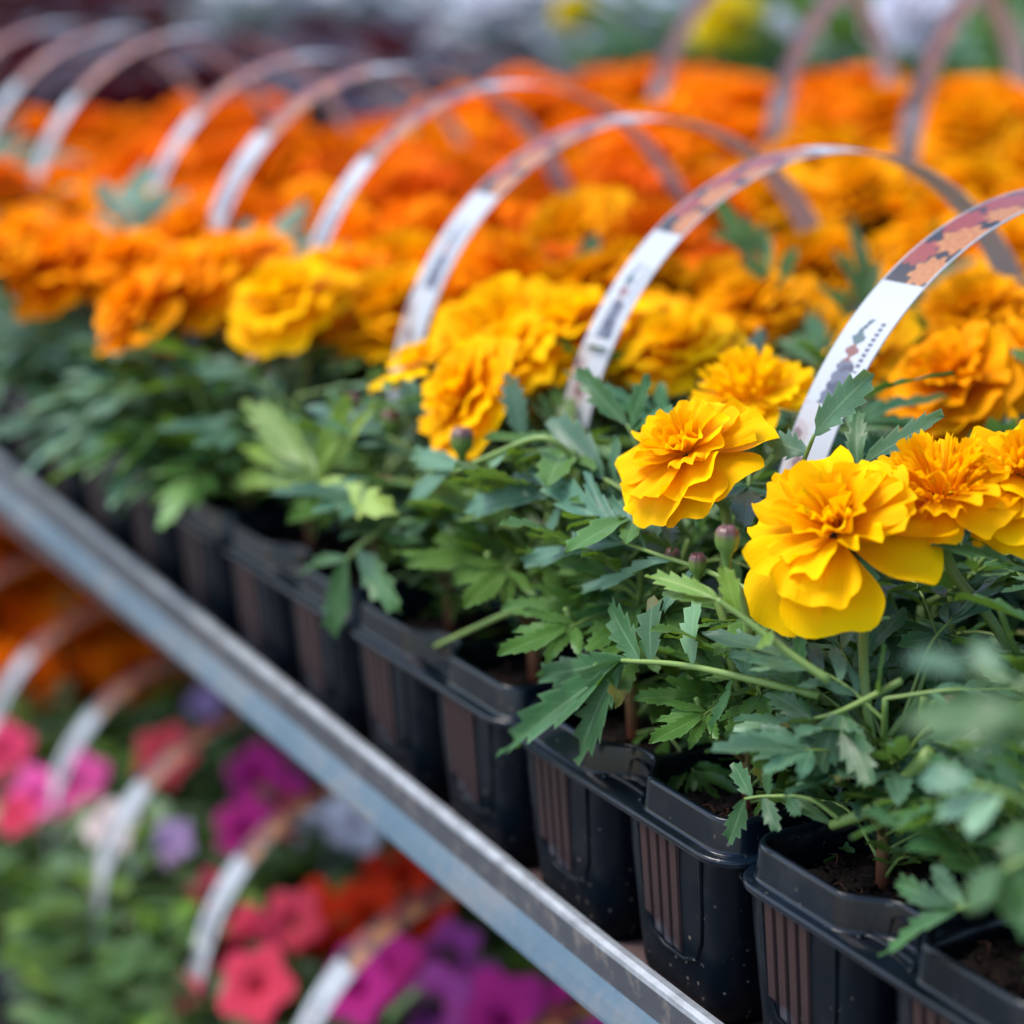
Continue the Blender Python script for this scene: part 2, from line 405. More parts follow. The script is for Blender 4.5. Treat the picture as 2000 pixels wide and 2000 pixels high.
def curl(mb, r, az, r0, z0, Lg, rad, e0, mi=0, n=6):
    """small quilled floret: a tube that flares into a torn mouth"""
    ca, sa = math.cos(az), math.sin(az)
    A = np.array([-sa, ca, 0]); V = []; UV = []; e = e0
    p = np.array([r0*ca, r0*sa, z0]); side = 6
    for j in range(n):
        f = j/(n-1); e = e0-.35*f*f+r.uniform(-.03, .03)
        D = np.array([math.cos(e)*ca, math.cos(e)*sa, math.sin(e)]); B = np.cross(D, A)
        rr = rad*(.5+.35*f+.9*max(0, f-.65)**1.2*2)
        for k in range(side):
            a = 2*PI*k/side
            q = p+rr*(math.cos(a)*A+math.sin(a)*B)
            if j == n-1: q = q+D*Lg*.12*(1 if k % 2 else -.6)
            V.append(q); UV.append((k/side, .25+f*.75))
        p = p+D*Lg/(n-1)
    mb.add(V, gridF(side, n, True), UV, mi)
def head(seed, R=2.6, kind='double', q=1, mi=0, n0=8, droop=-.35, centre=1.0):
    r = random.Random(seed); mb = MB(); nu, nv = ((13, 11) if q == 2 else (7, 6) if q == 1 else (5, 5))
    k = R/2.6
    def layer(n, r0, z0, L0, W0, e0, e1, ruf, cup, notch, jit=.15):
        a0 = r.uniform(0, 6.28)
        for i in range(n):
            az = a0+2*PI*i/n+r.uniform(-jit, jit)*2*PI/n*1.6
            petal(mb, r, az, r0*k, z0*k, L0*k*r.uniform(.86, 1.1), W0*k*r.uniform(.85, 1.15), e0+r.uniform(-.12, .12), e1+r.uniform(-.25, .25),
                  ruf*r.uniform(.6, 1.5), cup*r.uniform(-.5, 1.4), notch, nu, nv, mi, r.uniform(-.15, .15))
    if kind == 'double':
        layer(n0, .28, .00, 2.45, 2.55, .10, droop, .07, .05, .07)
        layer(n0+1, .27, .14, 2.2, 1.95, .36, -.15, .09, .07, .08)
        layer(9, .25, .26, 1.9, 1.40, .62, .02, .12, .10, .10)
        layer(10, .21, .36, 1.6, 1.05, .90, .35, .15, .16, .12)
        layer(9, .15, .42, 1.35, .80, 1.15, .75, .18, .25, .14)
        layer(6, .08, .46, 1.05, .55, 1.4, 1.2, .2, .4, .16)
        if q == 2:
            for i in range(9): curl(mb, r, r.uniform(0, 6.28), r.uniform(0, .25)*k, .5*k, r.uniform(.5, .75)*k, .055*k, r.uniform(1.1, 1.5), mi)
    elif kind == 'loose':
        layer(n0, .28, .00, 2.50, 2.95, .12, droop, .09, .04, .05, .25)
        layer(n0, .27, .16, 2.15, 2.15, .34, -.12, .11, .07, .07, .25)
        layer(8, .25, .28, 1.75, 1.45, .62, .10, .14, .12, .10, .25)
        layer(8, .20, .38, 1.5, 1.05, .95, .45, .18, .2, .12, .25)
        layer(6, .13, .44, 1.2, .75, 1.2, .9, .22, .35, .14, .25)
        for i in range(12): curl(mb, r, r.uniform(0, 6.28), r.uniform(0, .3)*k, .5*k, r.uniform(.55, .85)*k, .06*k, r.uniform(1.0, 1.5), mi)
    elif kind == 'globe':
        for i in range(110 if q else 70):
            f = (i+.5)/(110 if q else 70); ph = math.acos(1-1.15*f); az = i*2.39996
            e = PI/2-ph*1.12
            petal(mb, r, az, .25*k, .3*k, (1.55+.75*f)*k*r.uniform(.9, 1.08), (.75+.5*f)*k, e+.15, e-.35, .16, .22, .15, 5, 5, mi)
    elif kind == 'anemone':
        layer(n0, .3, .0, 2.4, 2.0, .15, droop, .10, .06, .12)
        layer(7, .28, .12, 2.0, 1.3, .45, .1, .12, .12, .12)
        for i in range(46 if q else 30):
            f = math.sqrt((i+.5)/46); az = i*2.39996
            curl(mb, r, az, .85*f*k, (.35-.1*f)*k, r.uniform(.9, 1.25)*k, .085*k, PI/2-.75*f+r.uniform(-.1, .1), mi)
        for i in range(9):
            az = r.uniform(0, 6.28)
            petal(mb, r, az, .6*k, .3*k, 1.5*k, .6*k, 1.25, .9, .15, .3, .2, 5, 6, mi)
    elif kind == 'single':
        layer(7, .3, .0, 2.4, 2.3, .10, -.25, .08, .05, .10)
        layer(4, .25, .14, 1.7, 1.3, .5, .1, .12, .1, .12)
        for i in range(26):
            f = math.sqrt((i+.5)/26); curl(mb, r, i*2.39996, .55*f*k, .3*k, r.uniform(.6, .8)*k, .07*k, PI/2-.6*f, mi)
    return mb
def calyx_mb(k=1.0, top=.34, ln=1.25, mouth=1.0):
    mb = MB(); V = []; UV = []
    prof = [(-ln-.5, .13), (-ln-.1, .17), (-ln+.1, .26), (-ln+.4, .36), (-.4, .40), (-.12, .38), (.02, .40*mouth)]
    for j, (z, rr) in enumerate(prof):
        for i in range(16):
            a = 2*PI*i/16; q = rr*(1+(.05 if i % 2 else -.05)*(j > 2))
            V.append((q*k*math.cos(a), q*k*math.sin(a), z*k)); UV.append((i/16, j/(len(prof)-1)))
    mb.add(V, gridF(16, len(prof), True), UV); return mb
def bud_mb(k=1.0):
    mb = MB(); V = []; UV = []
    prof = [(-1.5, .20), (-1.0, .22), (-.55, .30), (-.3, .50), (0, .58), (.35, .60), (.62, .54), (.8, .38), (.86, .2), (.80, .04)]
    for j, (z, rr) in enumerate(prof):
        for i in range(24):
            a = 2*PI*i/24; q = rr*(1+(.07*math.cos(8*a))*(j > 2))
            V.append((q*k*math.cos(a), q*k*math.sin(a), z*k+(.05*k*math.cos(8*a) if j in (7, 8) else 0))); UV.append((i/24, j/(len(prof)-1)))
    mb.add(V, gridF(24, len(prof), True), UV); return mb
CALYX_ME = calyx_mb(1.0).mesh('calyx', CALYX)
BANK = {}
def head_mesh(colour, shape):
    key = (colour, shape)
    if key not in BANK:
        kind = ('double', 'loose', 'double', 'globe', 'anemone', 'loose')[shape]
        BANK[key] = head(40+shape*7, 2.7, kind, 1 if shape != 3 else 0, n0=8+shape % 2, droop=(-.3, -.55, -.15, 0, -.3, -.3)[shape]).mesh('flower', PET[colour])
    return BANK[key]

# ------------------------------------------------------------------ object helpers
def tag(o, label=None, cat=None, group=None, kind=None):
    if label: o['label'] = label
    if cat: o['category'] = cat
    if group: o['group'] = group
    if kind: o['kind'] = kind
    return o
def empty(name, loc, rz=0):
    o = bpy.data.objects.new(name, None); COL.objects.link(o); o.location = Vector(loc)*S
    o.rotation_euler = (0, 0, rz); o.empty_display_size = .01; return o
def link(name, me, parent, loc=(0, 0, 0), rot=None, scale=1.0):
    o = bpy.data.objects.new(name, me); COL.objects.link(o); o.parent = parent
    o.location = Vector([float(q) for q in loc])*S
    if rot is not None:
        o.rotation_mode = 'QUATERNION'; o.rotation_quaternion = rot
    o.scale = (scale,)*3; return o
def aim(nrm, spin=0):
    q = Vector([float(x) for x in nrm]).to_track_quat('Z', 'Y')
    from mathutils import Quaternion
    return q @ Quaternion((0, 0, 1), spin)
def add_flower(parent, me, loc, nrm, spin, scale, near=True):
    q = aim(nrm, spin)
    f = link('flower', me, parent, loc, q, scale)
    if near: link('calyx', CALYX_ME, f, (0, 0, 0))
    return f
ORD = ['first', 'second', 'third', 'fourth', 'fifth', 'sixth', 'seventh', 'eighth', 'ninth', 'tenth', 'eleventh', 'twelfth', 'thirteenth', 'fourteenth', 'fifteenth', 'sixteenth', 'seventeenth', 'eighteenth', 'nineteenth', 'twentieth']

# ------------------------------------------------------------------ ground, shelf tiers, rails
mb = MB()
mb.add([(-3000, -600, -75), (600, -600, -75), (600, 3000, -75), (-3000, 3000, -75)], [(0, 1, 2, 3)])
tag(mb.build('ground', GROUND, smooth=False), 'grey concrete ground', kind='structure')
def box(mb, x0, x1, y0, y1, z0, z1, mi=0, sk=(0, 0)):
    V = [(x, y, z) for z in (z0, z1) for y in (y0, y1) for x in (x0, x1)]
    mb.add(V, [(0, 2, 3, 1), (4, 5, 7, 6), (0, 1, 5, 4), (2, 6, 7, 3), (0, 4, 6, 2), (1, 3, 7, 5)], None, mi)
def shelf(name, z, y0, y1, x0, x1, label, slope=True):
    t_ = empty(name, ((x0+x1)/2, y0, z)); tag(t_, label, 'shelf')
    ox, oy, oz = (x0+x1)/2, y0, z
    a = MB(); box(a, x0-ox, x1-ox, .25, y1-y0, -1.4, 0); a.build('shelf_board', BOARD, t_, smooth=False)
    if slope:
        # the rail runs slightly askew to the packs and rises a little to the left
        def ya(x): return .15+(x+84)*(-.6)/80.0
        def up(x): return max(0, (-4-x))/80*1.9
        n = 60
        prof = [(.55, .02, 0), (.55, .62, 0), (.52, .72, 1), (.28, .74, 1), (.12, .66, 1), (.10, .50, 0), (.10, -.38, 0), (.04, -.48, 2), (-.14, -.80, 2), (-.32, -1.20, 2), (-.34, -1.34, 0), (.3, -1.34, 0)]
        r = MB()
        for i in range(len(prof)-1):
            V = []; UV = []
            for j in range(n+1):
                x = x0+(x1-x0)*j/n
                for (py, pz, _) in (prof[i], prof[i+1]):
                    V.append((x-ox, ya(x)+py-oy-.48, pz+.68+up(x)*(.82+.18*min(1, max(0, (pz+.9)/1.5))))); UV.append((x*.1, pz))
            r.add(V, gridF(2, n+1), UV, prof[i][2] if prof[i][2] == prof[i+1][2] else (prof[i][2] or prof[i+1][2]))
        r.build('edge_rail', [GALV, EDGE, BLUE], t_, smooth=False)
    else:
        r = MB(); box(r, x0-ox, x1-ox, -.3, .2, -2.6, .7); r.build('edge_rail', GALV, t_, smooth=False)
    return t_
shelf('display_shelf', -.5, -.05, 66, -205, 40, 'upper plant shelf with galvanised and blue front edge rail')
shelf('display_shelf', -35.5, -2, 64, -205, 40, 'lower plant shelf in the shade under the galvanised rail', False)

# ------------------------------------------------------------------ the ten-cell pack
PWX, PWY = 6.0, 6.0
def pack_outline(nx, ny):
    """plan outline of the raised rim (a smooth bay between two pots) and the outer flange edge, point for point"""
    W, H = nx*PWX, ny*PWY; base = .32; cr = .95; fl = .03
    O, E_ = [], []
    def side(length):
        pts = []; m = int(length*5)
        for i in range(m+1):
            s_ = i/m*length; d = base
            for c_ in range(1, int(length/6+.5)):
                x = abs(s_-c_*6)
                if x < 1.75: d = max(d, base+1.0*(.5+.5*math.cos(PI*max(0, x-.25)/1.5)))
            if base+cr+.05 < s_ < length-base-cr-.05: pts.append((s_, d))
        return pts
    def corner(cx, cy, a0):
        for i in range(9):
            a = a0+i/8*PI/2; O.append((cx+cr*math.cos(a), cy+cr*math.sin(a))); r2 = cr+base-fl; E_.append((cx+r2*math.cos(a), cy+r2*math.sin(a)))
    corner(base+cr, base+cr, PI)
    for s_, d in side(W): O.append((s_, d)); E_.append((s_, fl))
    corner(W-base-cr, base+cr, -PI/2)
    for s_, d in side(H): O.append((W-d, s_)); E_.append((W-fl, s_))
    corner(W-base-cr, H-base-cr, 0)
    for s_, d in side(W): O.append((W-s_, H-d)); E_.append((W-s_, H-fl))
    corner(base+cr, H-base-cr, PI/2)
    for s_, d in side(H): O.append((d, H-s_)); E_.append((fl, H-s_))
    return np.array(O), np.array(E_)
def offset(O, d):
    n = len(O); T = np.roll(O, -1, 0)-np.roll(O, 1, 0); T /= (np.linalg.norm(T, axis=1)[:, None]+1e-9)
    return O+np.stack([T[:, 1], -T[:, 0]], 1)*d
def rrect(hx, hy, cr, n=6):
    P = []
    for (sx, sy, a0) in ((1, 1, 0), (-1, 1, PI/2), (-1, -1, PI), (1, -1, 3*PI/2)):
        for i in range(n):
            a = a0+i/(n-1)*PI/2; P.append((sx*(hx-cr)+cr*math.cos(a), sy*(hy-cr)+cr*math.sin(a)))
    return P
def make_pot():
    mb = MB()
    lv = [(5.0, 2.80, .9), (4.9, 2.74, .9), (3.6, 2.66, .9), (1.0, 2.44, .9), (.1, 2.36, .9), (-.35, 2.26, .9), (-.48, 2.05, .8)]
    V = []
    for z, h, c_ in lv: V += [(x, y, z) for x, y in rrect(h, h, c_)]
    n = 24
    mb.add(V, gridF(n, len(lv), True)+[tuple(range((len(lv)-1)*n, len(lv)*n))])
    return mb
def make_panel(mb, dirn):
    """raised U-shaped panel on a pot side with thin brown ribs on its left part"""
    def yy(z): return -(2.74+(z-4.9)*(.30/3.7))-.0   # face of the pot at height z
    def P(x, z, out): 
        p = np.array([x, yy(z)-out, z])
        c_, s_ = math.cos(dirn), math.sin(dirn); return (p[0]*c_-p[1]*s_, p[0]*s_+p[1]*c_, p[2])
    # U outline bead
    path = [(1.55, 4.85), (1.5, 3), (1.42, 2.0), (1.1, 1.35), (.5, 1.1), (-.5, 1.1), (-1.1, 1.35), (-1.42, 2.0), (-1.5, 3), (-1.55, 4.85)]
    tube(mb, [P(x, z, .03) for x, z in path], .07, .07, 6, 0, cap=False)
def ribs():
    mb = MB()
    def yy(z): return -(2.74+(z-4.9)*(.30/3.7))
    for k in range(4):
        x0 = -1.46+k*.50; x1 = x0+.41; V = []
        zb = (1.75, 1.35, 1.2, 1.2)[k]
        for z in (zb, zb+.15, 2.4, 3.2, 4.0, 4.85):
            o_ = .02 if z == zb else .10
            for x, oo in ((x0, 0), (x0+.05, o_), (x1-.05, o_), (x1, 0)): V.append((x*(.93+.07*(z/4.85)), yy(z)-oo, z))
        mb.add(V, gridF(4, 6))
    return mb
def make_rim(nx, ny):
    mb = MB(); O, E2 = pack_outline(nx, ny); n = len(O); W, H = nx*PWX, ny*PWY
    rings = [(E2, 4.78), (offset(E2, .03), 4.81), (offset(E2, .03), 4.94), (offset(E2, -.03), 5.0), (.15*E2+.85*O, 5.0), (O, 5.03), (offset(O, -.03), 5.12),
             (offset(O, -.08), 5.90), (offset(O, -.12), 6.00), (offset(O, -.18), 6.03), (offset(O, -.25), 6.02), (offset(O, -.31), 5.94), (offset(O, -.38), 4.6)]
    V = []
    for R_, z in rings: V += [(x, y, z) for x, y in R_]
    mb.add(V, gridF(n, len(rings), True))
    # dividers between cells
    def ridge(p, q, top=5.75):
        p, q = np.array(p), np.array(q); d = q-p; l = np.linalg.norm(d); d /= l; s_ = np.array([-d[1], d[0]])
        m = 12; V = []
        for i in range(m+1):
            c_ = p+d*l*i/m; wv = .42+.25*abs(math.cos(PI*i/m))
            for off, z in ((-wv, 4.6), (-wv*.75, top-.12), (-wv*.5, top), (wv*.5, top), (wv*.75, top-.12), (wv, 4.6)):
                V.append((*(c_+s_*off), z))
        mb.add(V, gridF(6, m+1))
    for j in range(1, ny): 
        for i in range(nx): ridge((i*PWX+.9, j*PWY), ((i+1)*PWX-.9, j*PWY), 5.75)
    for i in range(1, nx): ridge((i*PWX, 1.2), (i*PWX, H-1.2), 5.72)
    # slot tab on the ledge in the bay
    for i in range(1, nx):
        tube(mb, catmull([(i*PWX-1.0, .55, 5.0), (i*PWX-.8, .85, 5.06), (i*PWX+.8, .85, 5.06), (i*PWX+1.0, .55, 5.0)], 4), .07, .07, 6)
    return mb
def soil_mb():
    mb = MB(); r = random.Random(5); n = 17; V = []
    for j in range(n):
        for i in range(n):
            x, y = -2.5+5.0*i/(n-1), -2.5+5.0*j/(n-1)
            V.append((x, y, 4.72+.10*math.sin(i*1.3+j*.7)+r.uniform(-.10, .12)+(.3-.3*(max(abs(x), abs(y))/2.5)**3)))
    mb.add(V, gridF(n, n))
    for k in range(130):     # crumbs and fibres
        x, y = r.uniform(-1.9, 1.9), r.uniform(-1.9, 1.9); s_ = r.uniform(.05, .16)
        V = [(x+s_*r.uniform(-1, 1), y+s_*r.uniform(-1, 1), 5.08+s_*r.uniform(-1, 1)) for _ in range(6)]
        mb.add(V, [(0, 1, 2), (0, 2, 3), (1, 2, 4), (2, 3, 4), (0, 1, 5), (0, 3, 5), (1, 4, 5), (3, 4, 5)])
    for k in range(26):
        x, y = r.uniform(-1.6, 1.6), r.uniform(-1.6, 1.6); a = r.uniform(0, 6.28); l = r.uniform(.3, .8)
        tube(mb, catmull([(x, y, 5.1), (x+l*.5*math.cos(a), y+l*.5*math.sin(a), 5.25), (x+l*math.cos(a+.4), y+l*math.sin(a+.4), 5.1)], 3), .018, .012, 4, 1)
    return mb
POT_ME = make_pot(); make_panel(POT_ME, 0); make_panel(POT_ME, PI/2); POT_ME = POT_ME.mesh('pot', POTP)
RIBS_ME = ribs().mesh('ribbed_panel', BROWN, smooth=False)
SOIL_ME = soil_mb().mesh('soil', [SOIL, FIBRE])
RIM_ME = {}
def make_pack(name, x0, y0, z0, nx, ny, label, group, rows=None, ribbed=True):
    if (nx, ny) not in RIM_ME: RIM_ME[(nx, ny)] = make_rim(nx, ny).mesh('tray_rim', PLASTIC)
    t_ = empty(name, (x0, y0, z0), rnd.uniform(-.004, .004)); tag(t_, label, 'plant pack', group)
    link('tray_rim', RIM_ME[(nx, ny)], t_)
    for j in range(rows or ny):
        for i in range(nx):
            p = link('pot', POT_ME, t_, ((i+.5)*PWX, (j+.5)*PWY, 0))
            link('soil', SOIL_ME, p)
            if ribbed and j == 0: link('ribbed_panel', RIBS_ME, p)
    return t_

# ------------------------------------------------------------------ printed carrying handle (a flat strap bent into a hoop)
def blot(s, u, seed):
    return math.sin(s*3.1+u*4+seed)+math.sin(s*5.3-u*3.1+seed*2.1)*.8+math.sin(s*1.7+u*9.2+seed*.7)*.7
HS = {}
def paint(s, u, side, total):
    """colour printed at s cm from the front foot, u in 0..1 across the strap"""
    white = (.40, .425, .45)
    if side < 0: return (.40, .38, .39)
    if u < .035 or u > .965: return (.42, .44, .455)
    a = s-8.0
    if a < 0:                               # foot: pale photograph with a brown smudge
        return white
    if a < 3.2:                             # foot: pale photograph with a brown smudge
        b = blot(s, u, 2.0)
        if u > .55+.12*math.sin(a*2.0): return white
        return (.16, .10, .10) if b > 1.35 else (.36, .31, .30) if b > -.2 else (.41, .40, .40)
    a -= 1.75
    if a < 4.6:                             # a drawn potted plant in grey and rose
        c_ = .5+.06*math.sin(a)
        if a < 2.9 and abs(u-c_) < .27-.07*(a-1.5)+.03*math.sin(a*19): return (.085, .10, .14) if blot(a*2, u*2, 4) < .3 else (.035, .042, .07)
        if 2.8 <= a < 3.9 and abs(u-c_+.03) < .10+.06*math.sin(a*14): return (.17, .06, .05) if a < 3.5 else (.04, .09, .10)
        if 3.7 < a < 4.4 and abs(u-c_-.05*math.sin(a*6)) < .05: return (.025, .06, .09)
        if 2.6 < a < 4.4 and .74 < u < .83 and math.sin(a*34) > -.2: return (.06, .07, .11)   # tiny line of lettering
        return white
    a += 1.75
    if a < 7.6: return white
    if a < 14.2:                            # photograph of marigold blossoms
        fx, fy = a-7.6, u*1.9
        best = 9; who = 0
        for i, (bx, by, br) in enumerate(((.6, 1.45, .62), (1.3, .45, .55), (2.2, 1.3, .75), (3.1, .5, .7), (3.9, 1.45, .6), (4.7, .7, .75), (5.7, 1.4, .6), (6.2, .3, .6))):
            an = math.atan2(fy-by, fx-bx); d = math.hypot(fx-bx, fy-by)/br/(1+.16*math.sin(9*an+i))
            if d < best: best = d; who = i
        if best > 1: return (.008, .010, .016)
        tex = min(1, max(0, .5+.35*math.sin(best*16+who)+.3*math.sin(fx*23+fy*11)*math.sin(fy*31-fx*7)))
        A, B = ((.42, .19, .06), (.30, .08, .02)) if who % 2 == 0 else ((.27, .042, .030), (.17, .02, .02))
        return tuple(A[i]*tex+B[i]*(1-tex) for i in range(3))
    if a < 20.5:                            # band of dark lettering-like marks on white
        q = a-14.2
        if .9 < q < 5.8:
            if .30 < u < .70 and math.sin(q*7.1)+.6*math.sin(q*17) > -.25 and math.sin(q*3.1+u*9) > -.5: return (.06, .07, .11)
        return (.38, .40, .43)
    if a < 27:
        fx, fy = a-20.5, u*1.9
        b = blot(fx, u, 5)
        return (.75, .35, .15) if b > .5 else (.60, .12, .10) if b > -.5 else (.05, .05, .07)
    return white
def hoop_path(yc, zt, a=10.8, b=11.7, lean=0, zfoot=4.8):
    zc = zt-b; P = []
    for z in np.linspace(zfoot, zc, 8)[:-1]: P.append((yc-a+.35*((zc-z)/6)**2, z))
    for i in range(61):
        th = PI-PI*i/60; P.append((yc+a*math.cos(th), zc+b*math.sin(th)))
    for z in np.linspace(zc, zfoot, 8)[1:]: P.append((yc+a-.35*((zc-z)/6)**2, z))
    return np.array(P)
def make_handle(parent, xc, P, wid=1.78, res=.1, th=.045, lean=0.0, twist=0.0, tone=(1, 1, 1), off=0.0):
    d = np.r_[0, np.cumsum(np.linalg.norm(np.diff(P, axis=0), axis=1))]; tot = d[-1]
    n = int(tot/res); m = max(6, int(wid/res)); s_ = np.linspace(0, tot, n+1)
    y = np.interp(s_, d, P[:, 0]); z = np.interp(s_, d, P[:, 1])
    k = np.ones(9)/9; yp = np.convolve(np.pad(y, 4, 'edge'), k, 'valid'); zp = np.convolve(np.pad(z, 4, 'edge'), k, 'valid')
    y[5:-5], z[5:-5] = yp[5:-5], zp[5:-5]
    ty = np.gradient(y); tz = np.gradient(z); l = np.hypot(ty, tz); ny, nz_ = -tz/l, ty/l
    V = []; 
    zt = z.max()
    for side, off in ((1, th/2), (-1, -th/2)):
        for i in range(n+1):
            f = (z[i]-5)/(zt-5)
            for j in range(m+1):
                u = j/m; xx = (u-.5)*wid
                V.append((xc+xx+lean*f*f, y[i]+ny[i]*off+twist*xx*.1*f, z[i]+nz_[i]*off))
    F = []; colr = []
    q = (n+1)*(m+1)
    for i in range(n):
        for j in range(m):
            a0 = i*(m+1)+j; F.append((a0, a0+1, a0+m+2, a0+m+1)[::-1]); colr.append(paint((s_[i]+s_[i+1])/2+off, (j+.5)/m, 1, tot))
    for i in range(n):
        for j in range(m):
            a0 = q+i*(m+1)+j; F.append((a0, a0+1, a0+m+2, a0+m+1)); colr.append(paint(s_[i], (j+.5)/m, -1, tot))
    for i in range(n):
        for a0 in (i*(m+1), i*(m+1)+m): F.append((a0, a0+m+1, q+a0+m+1, q+a0)); colr.append((.42, .43, .44))
    mb = MB(); mb.add(V, F)
    me = mb.mesh('carry_handle', CARD)
    ca = me.color_attributes.new('print', 'FLOAT_COLOR', 'CORNER')
    lens = np.array([len(f) for f in F]); C4 = np.repeat(np.c_[np.array(colr)*np.array([tone if q_ < n*m else (1, 1, 1) for q_ in range(len(colr))]), np.ones(len(colr))], lens, 0)
    ca.data.foreach_set('color', C4.astype(np.float32).ravel())
    return link('carry_handle', me, parent)

# ------------------------------------------------------------------ marigold plants
def gen_plant(seed, nleaf=22, low=False, height=8.5, heads=2, spread=1.0, front=False):
    """local origin = pot centre at soil level; returns stem mesh, foliage mesh, head slots"""
    r = random.Random(seed); st = MB(); fo = MB(); slots = []
    top = np.array([r.uniform(-.6, .6), r.uniform(-.6, .6), height*.62])
    main = catmull([(0, 0, -.3), (r.uniform(-.2, .2), r.uniform(-.2, .2), height*.3), top], 5)
    tube(st, main, .24, .17, 7)
    nodes = []
    for i in range(7):
        f = .18+.82*i/6; p = main[min(len(main)-1, int(f*(len(main)-1)))]; nodes.append((p, i))
    brs = []
    for i, (p, k) in enumerate(nodes):
        if k < 2: continue
        a = k*2.4+r.uniform(-.4, .4); l = height*r.uniform(.28, .5)
        e = r.uniform(.7, 1.15)
        q = p+np.array([math.cos(a)*math.cos(e), math.sin(a)*math.cos(e), math.sin(e)])*l
        c_ = catmull([p, (p+q)/2+np.array([math.cos(a), math.sin(a), -.3])*.3, q], 4); tube(st, c_, .13, .10, 5); brs.append((c_, a))
    for h in range(heads):
        c_, a = brs[(h*2+1) % len(brs)]; b = c_[-1]
        a2 = a+r.uniform(-.5, .5); rad = r.uniform(.6, 2.6) if heads > 1 else r.uniform(0, 1.4)
        tgt = np.array([math.cos(a2)*rad, math.sin(a2)*rad, height+r.uniform(-.9, .9)])
        nrm = np.array([math.cos(a2)*.35+r.uniform(-.25, .45), math.sin(a2)*.35+r.uniform(-.55, .1), 1.0])
        n_ = nz(nrm); tube(st, catmull([b, (b+tgt)/2, tgt-n_*1.6, tgt-n_*.9], 4), .11, .13, 5, 1)
        slots.append((tgt, n_, r.uniform(0, 6.28)))
    for i in range(nleaf):
        f = i/nleaf; a = i*2.39996+r.uniform(-.3, .3)
        if r.random() < .55 or f < .3: p = main[min(len(main)-1, int((.12+.88*f)*(len(main)-1)))]
        else:
            c_, _ = r.choice(brs); p = c_[r.randrange(1, len(c_))]
        e = r.uniform(.35, 1.0) if f < .4 else r.uniform(.1, 1.1)
        ln = r.uniform(3.4, 5.6)*spread*(.85 if f < .3 else 1)
        if front:
            fw = max(0, -math.sin(a))
            if fw > .3 and p[2] < 2.6: p = p+np.array([0, .6, 2.2]); e = max(e, .75)
            e = max(e, .25+.5*fw); ln *= 1-.28*fw
        D = np.array([math.cos(a)*math.cos(e), math.sin(a)*math.cos(e), math.sin(e)])
        p1 = p+D*ln*.5; p2 = p+D*ln+np.array([0, 0, -ln*r.uniform(.08, .38)])
        Nn = np.array([r.uniform(-.25, .25), r.uniform(-.25, .25), 1])-D*D[2]
        compound(fo, [p, p1, p2], Nn, r, size=r.uniform(1.9, 2.9)*spread, pairs=r.choice((2, 3, 3)) if low else r.choice((2, 3, 3, 4)), wr=r.uniform(.15, .20), low=low)
    return st, fo, slots
GEN = {}
def gen_bank(key, n, pale=False, **kw):
    GEN[key] = []
    for i in range(n):
        st, fo, sl_ = gen_plant(hash(key) % 1 + 100*len(GEN)+i, **kw)
        GEN[key].append((st.mesh('stem', [STEM, STALK]), fo.mesh('foliage', [LEAF_L if pale and i != 2 else (LEAF, LEAF_B, LEAF_F, LEAF_B, LEAF)[i % 5], STALK]), sl_))
gen_bank('near', 5, nleaf=30, heads=1, height=8.8)
gen_bank('front', 5, nleaf=31, heads=1, height=7.8, spread=.9, front=True)
gen_bank('left', 4, pale=True, nleaf=34, heads=1, height=8.2, spread=1.05)
gen_bank('dense', 5, nleaf=16, heads=4, height=9.2, low=True)
gen_bank('mid', 5, nleaf=20, heads=3, height=9.0, low=True)
gen_bank('tall', 4, nleaf=16, heads=3, height=13.0, low=True)

BUDS = []
for i in range(4):
    b_ = bud_mb(.42+.07*i); a = i*1.7+.4; q = np.array([2.1*math.cos(a), 2.1*math.sin(a)-.3, 6.6+.5*i])
    for v_ in range(len(b_.V)): b_.V[v_] = b_.V[v_]+q
    tube(b_, catmull([(0, 0, 3.5), tuple(q*.6+np.array([0, 0, 1.6])), tuple(q-[0, 0, .6])], 5), .09, .11, 6, 1)
    BUDS.append(b_.mesh('bud', [CALYX, STALK]))
COLW = {'yellow': 'yellow', 'amber': 'amber', 'golden': 'golden orange', 'orange': 'orange', 'deep': 'deep orange'}
rb = random.Random(4)
def put_plant(bank, x, y, z, colour, label, group, flowers=True, rz=None, near=True, hscale=1.0, jitter=1.0, skip=None, fscale=1.0):
    st, fo, sl_ = rnd.choice(GEN[bank])
    rz = rnd.uniform(0, 6.28) if rz is None else rz
    t_ = empty('marigold_plant', (x, y, z), rz); tag(t_, label, 'marigold', group)
    k = rnd.uniform(.92, 1.08)*hscale
    link('stem', st, t_, scale=k); link('foliage', fo, t_, scale=k)
    if bank in ('near', 'front', 'mid') and rb.random() < .6: link('bud', rb.choice(BUDS), t_, scale=k*(1.0 if bank != 'mid' else 1.15))
    c_, s_ = math.cos(rz), math.sin(rz)
    if flowers:
        for tgt, n_, sp_ in sl_:
            tgt = tgt*k
            wx, wy = x+tgt[0]*c_-tgt[1]*s_, y+tgt[0]*s_+tgt[1]*c_
            col_ = colour(wx, wy) if callable(colour) else colour
            # heads turn up and a little towards the open aisle (-Y, +X)
            wn = nz(np.array([n_[0]*c_-n_[1]*s_+.15, n_[0]*s_+n_[1]*c_-.25, n_[2]]))
            ln = (wn[0]*c_+wn[1]*s_, -wn[0]*s_+wn[1]*c_, wn[2])
            add_flower(t_, head_mesh(col_, rnd.choice((0, 1, 2, 5, 1, 3, 4 if near else 5))), tgt, ln, sp_, rnd.uniform(.82, 1.08)*fscale, near)
    return t_

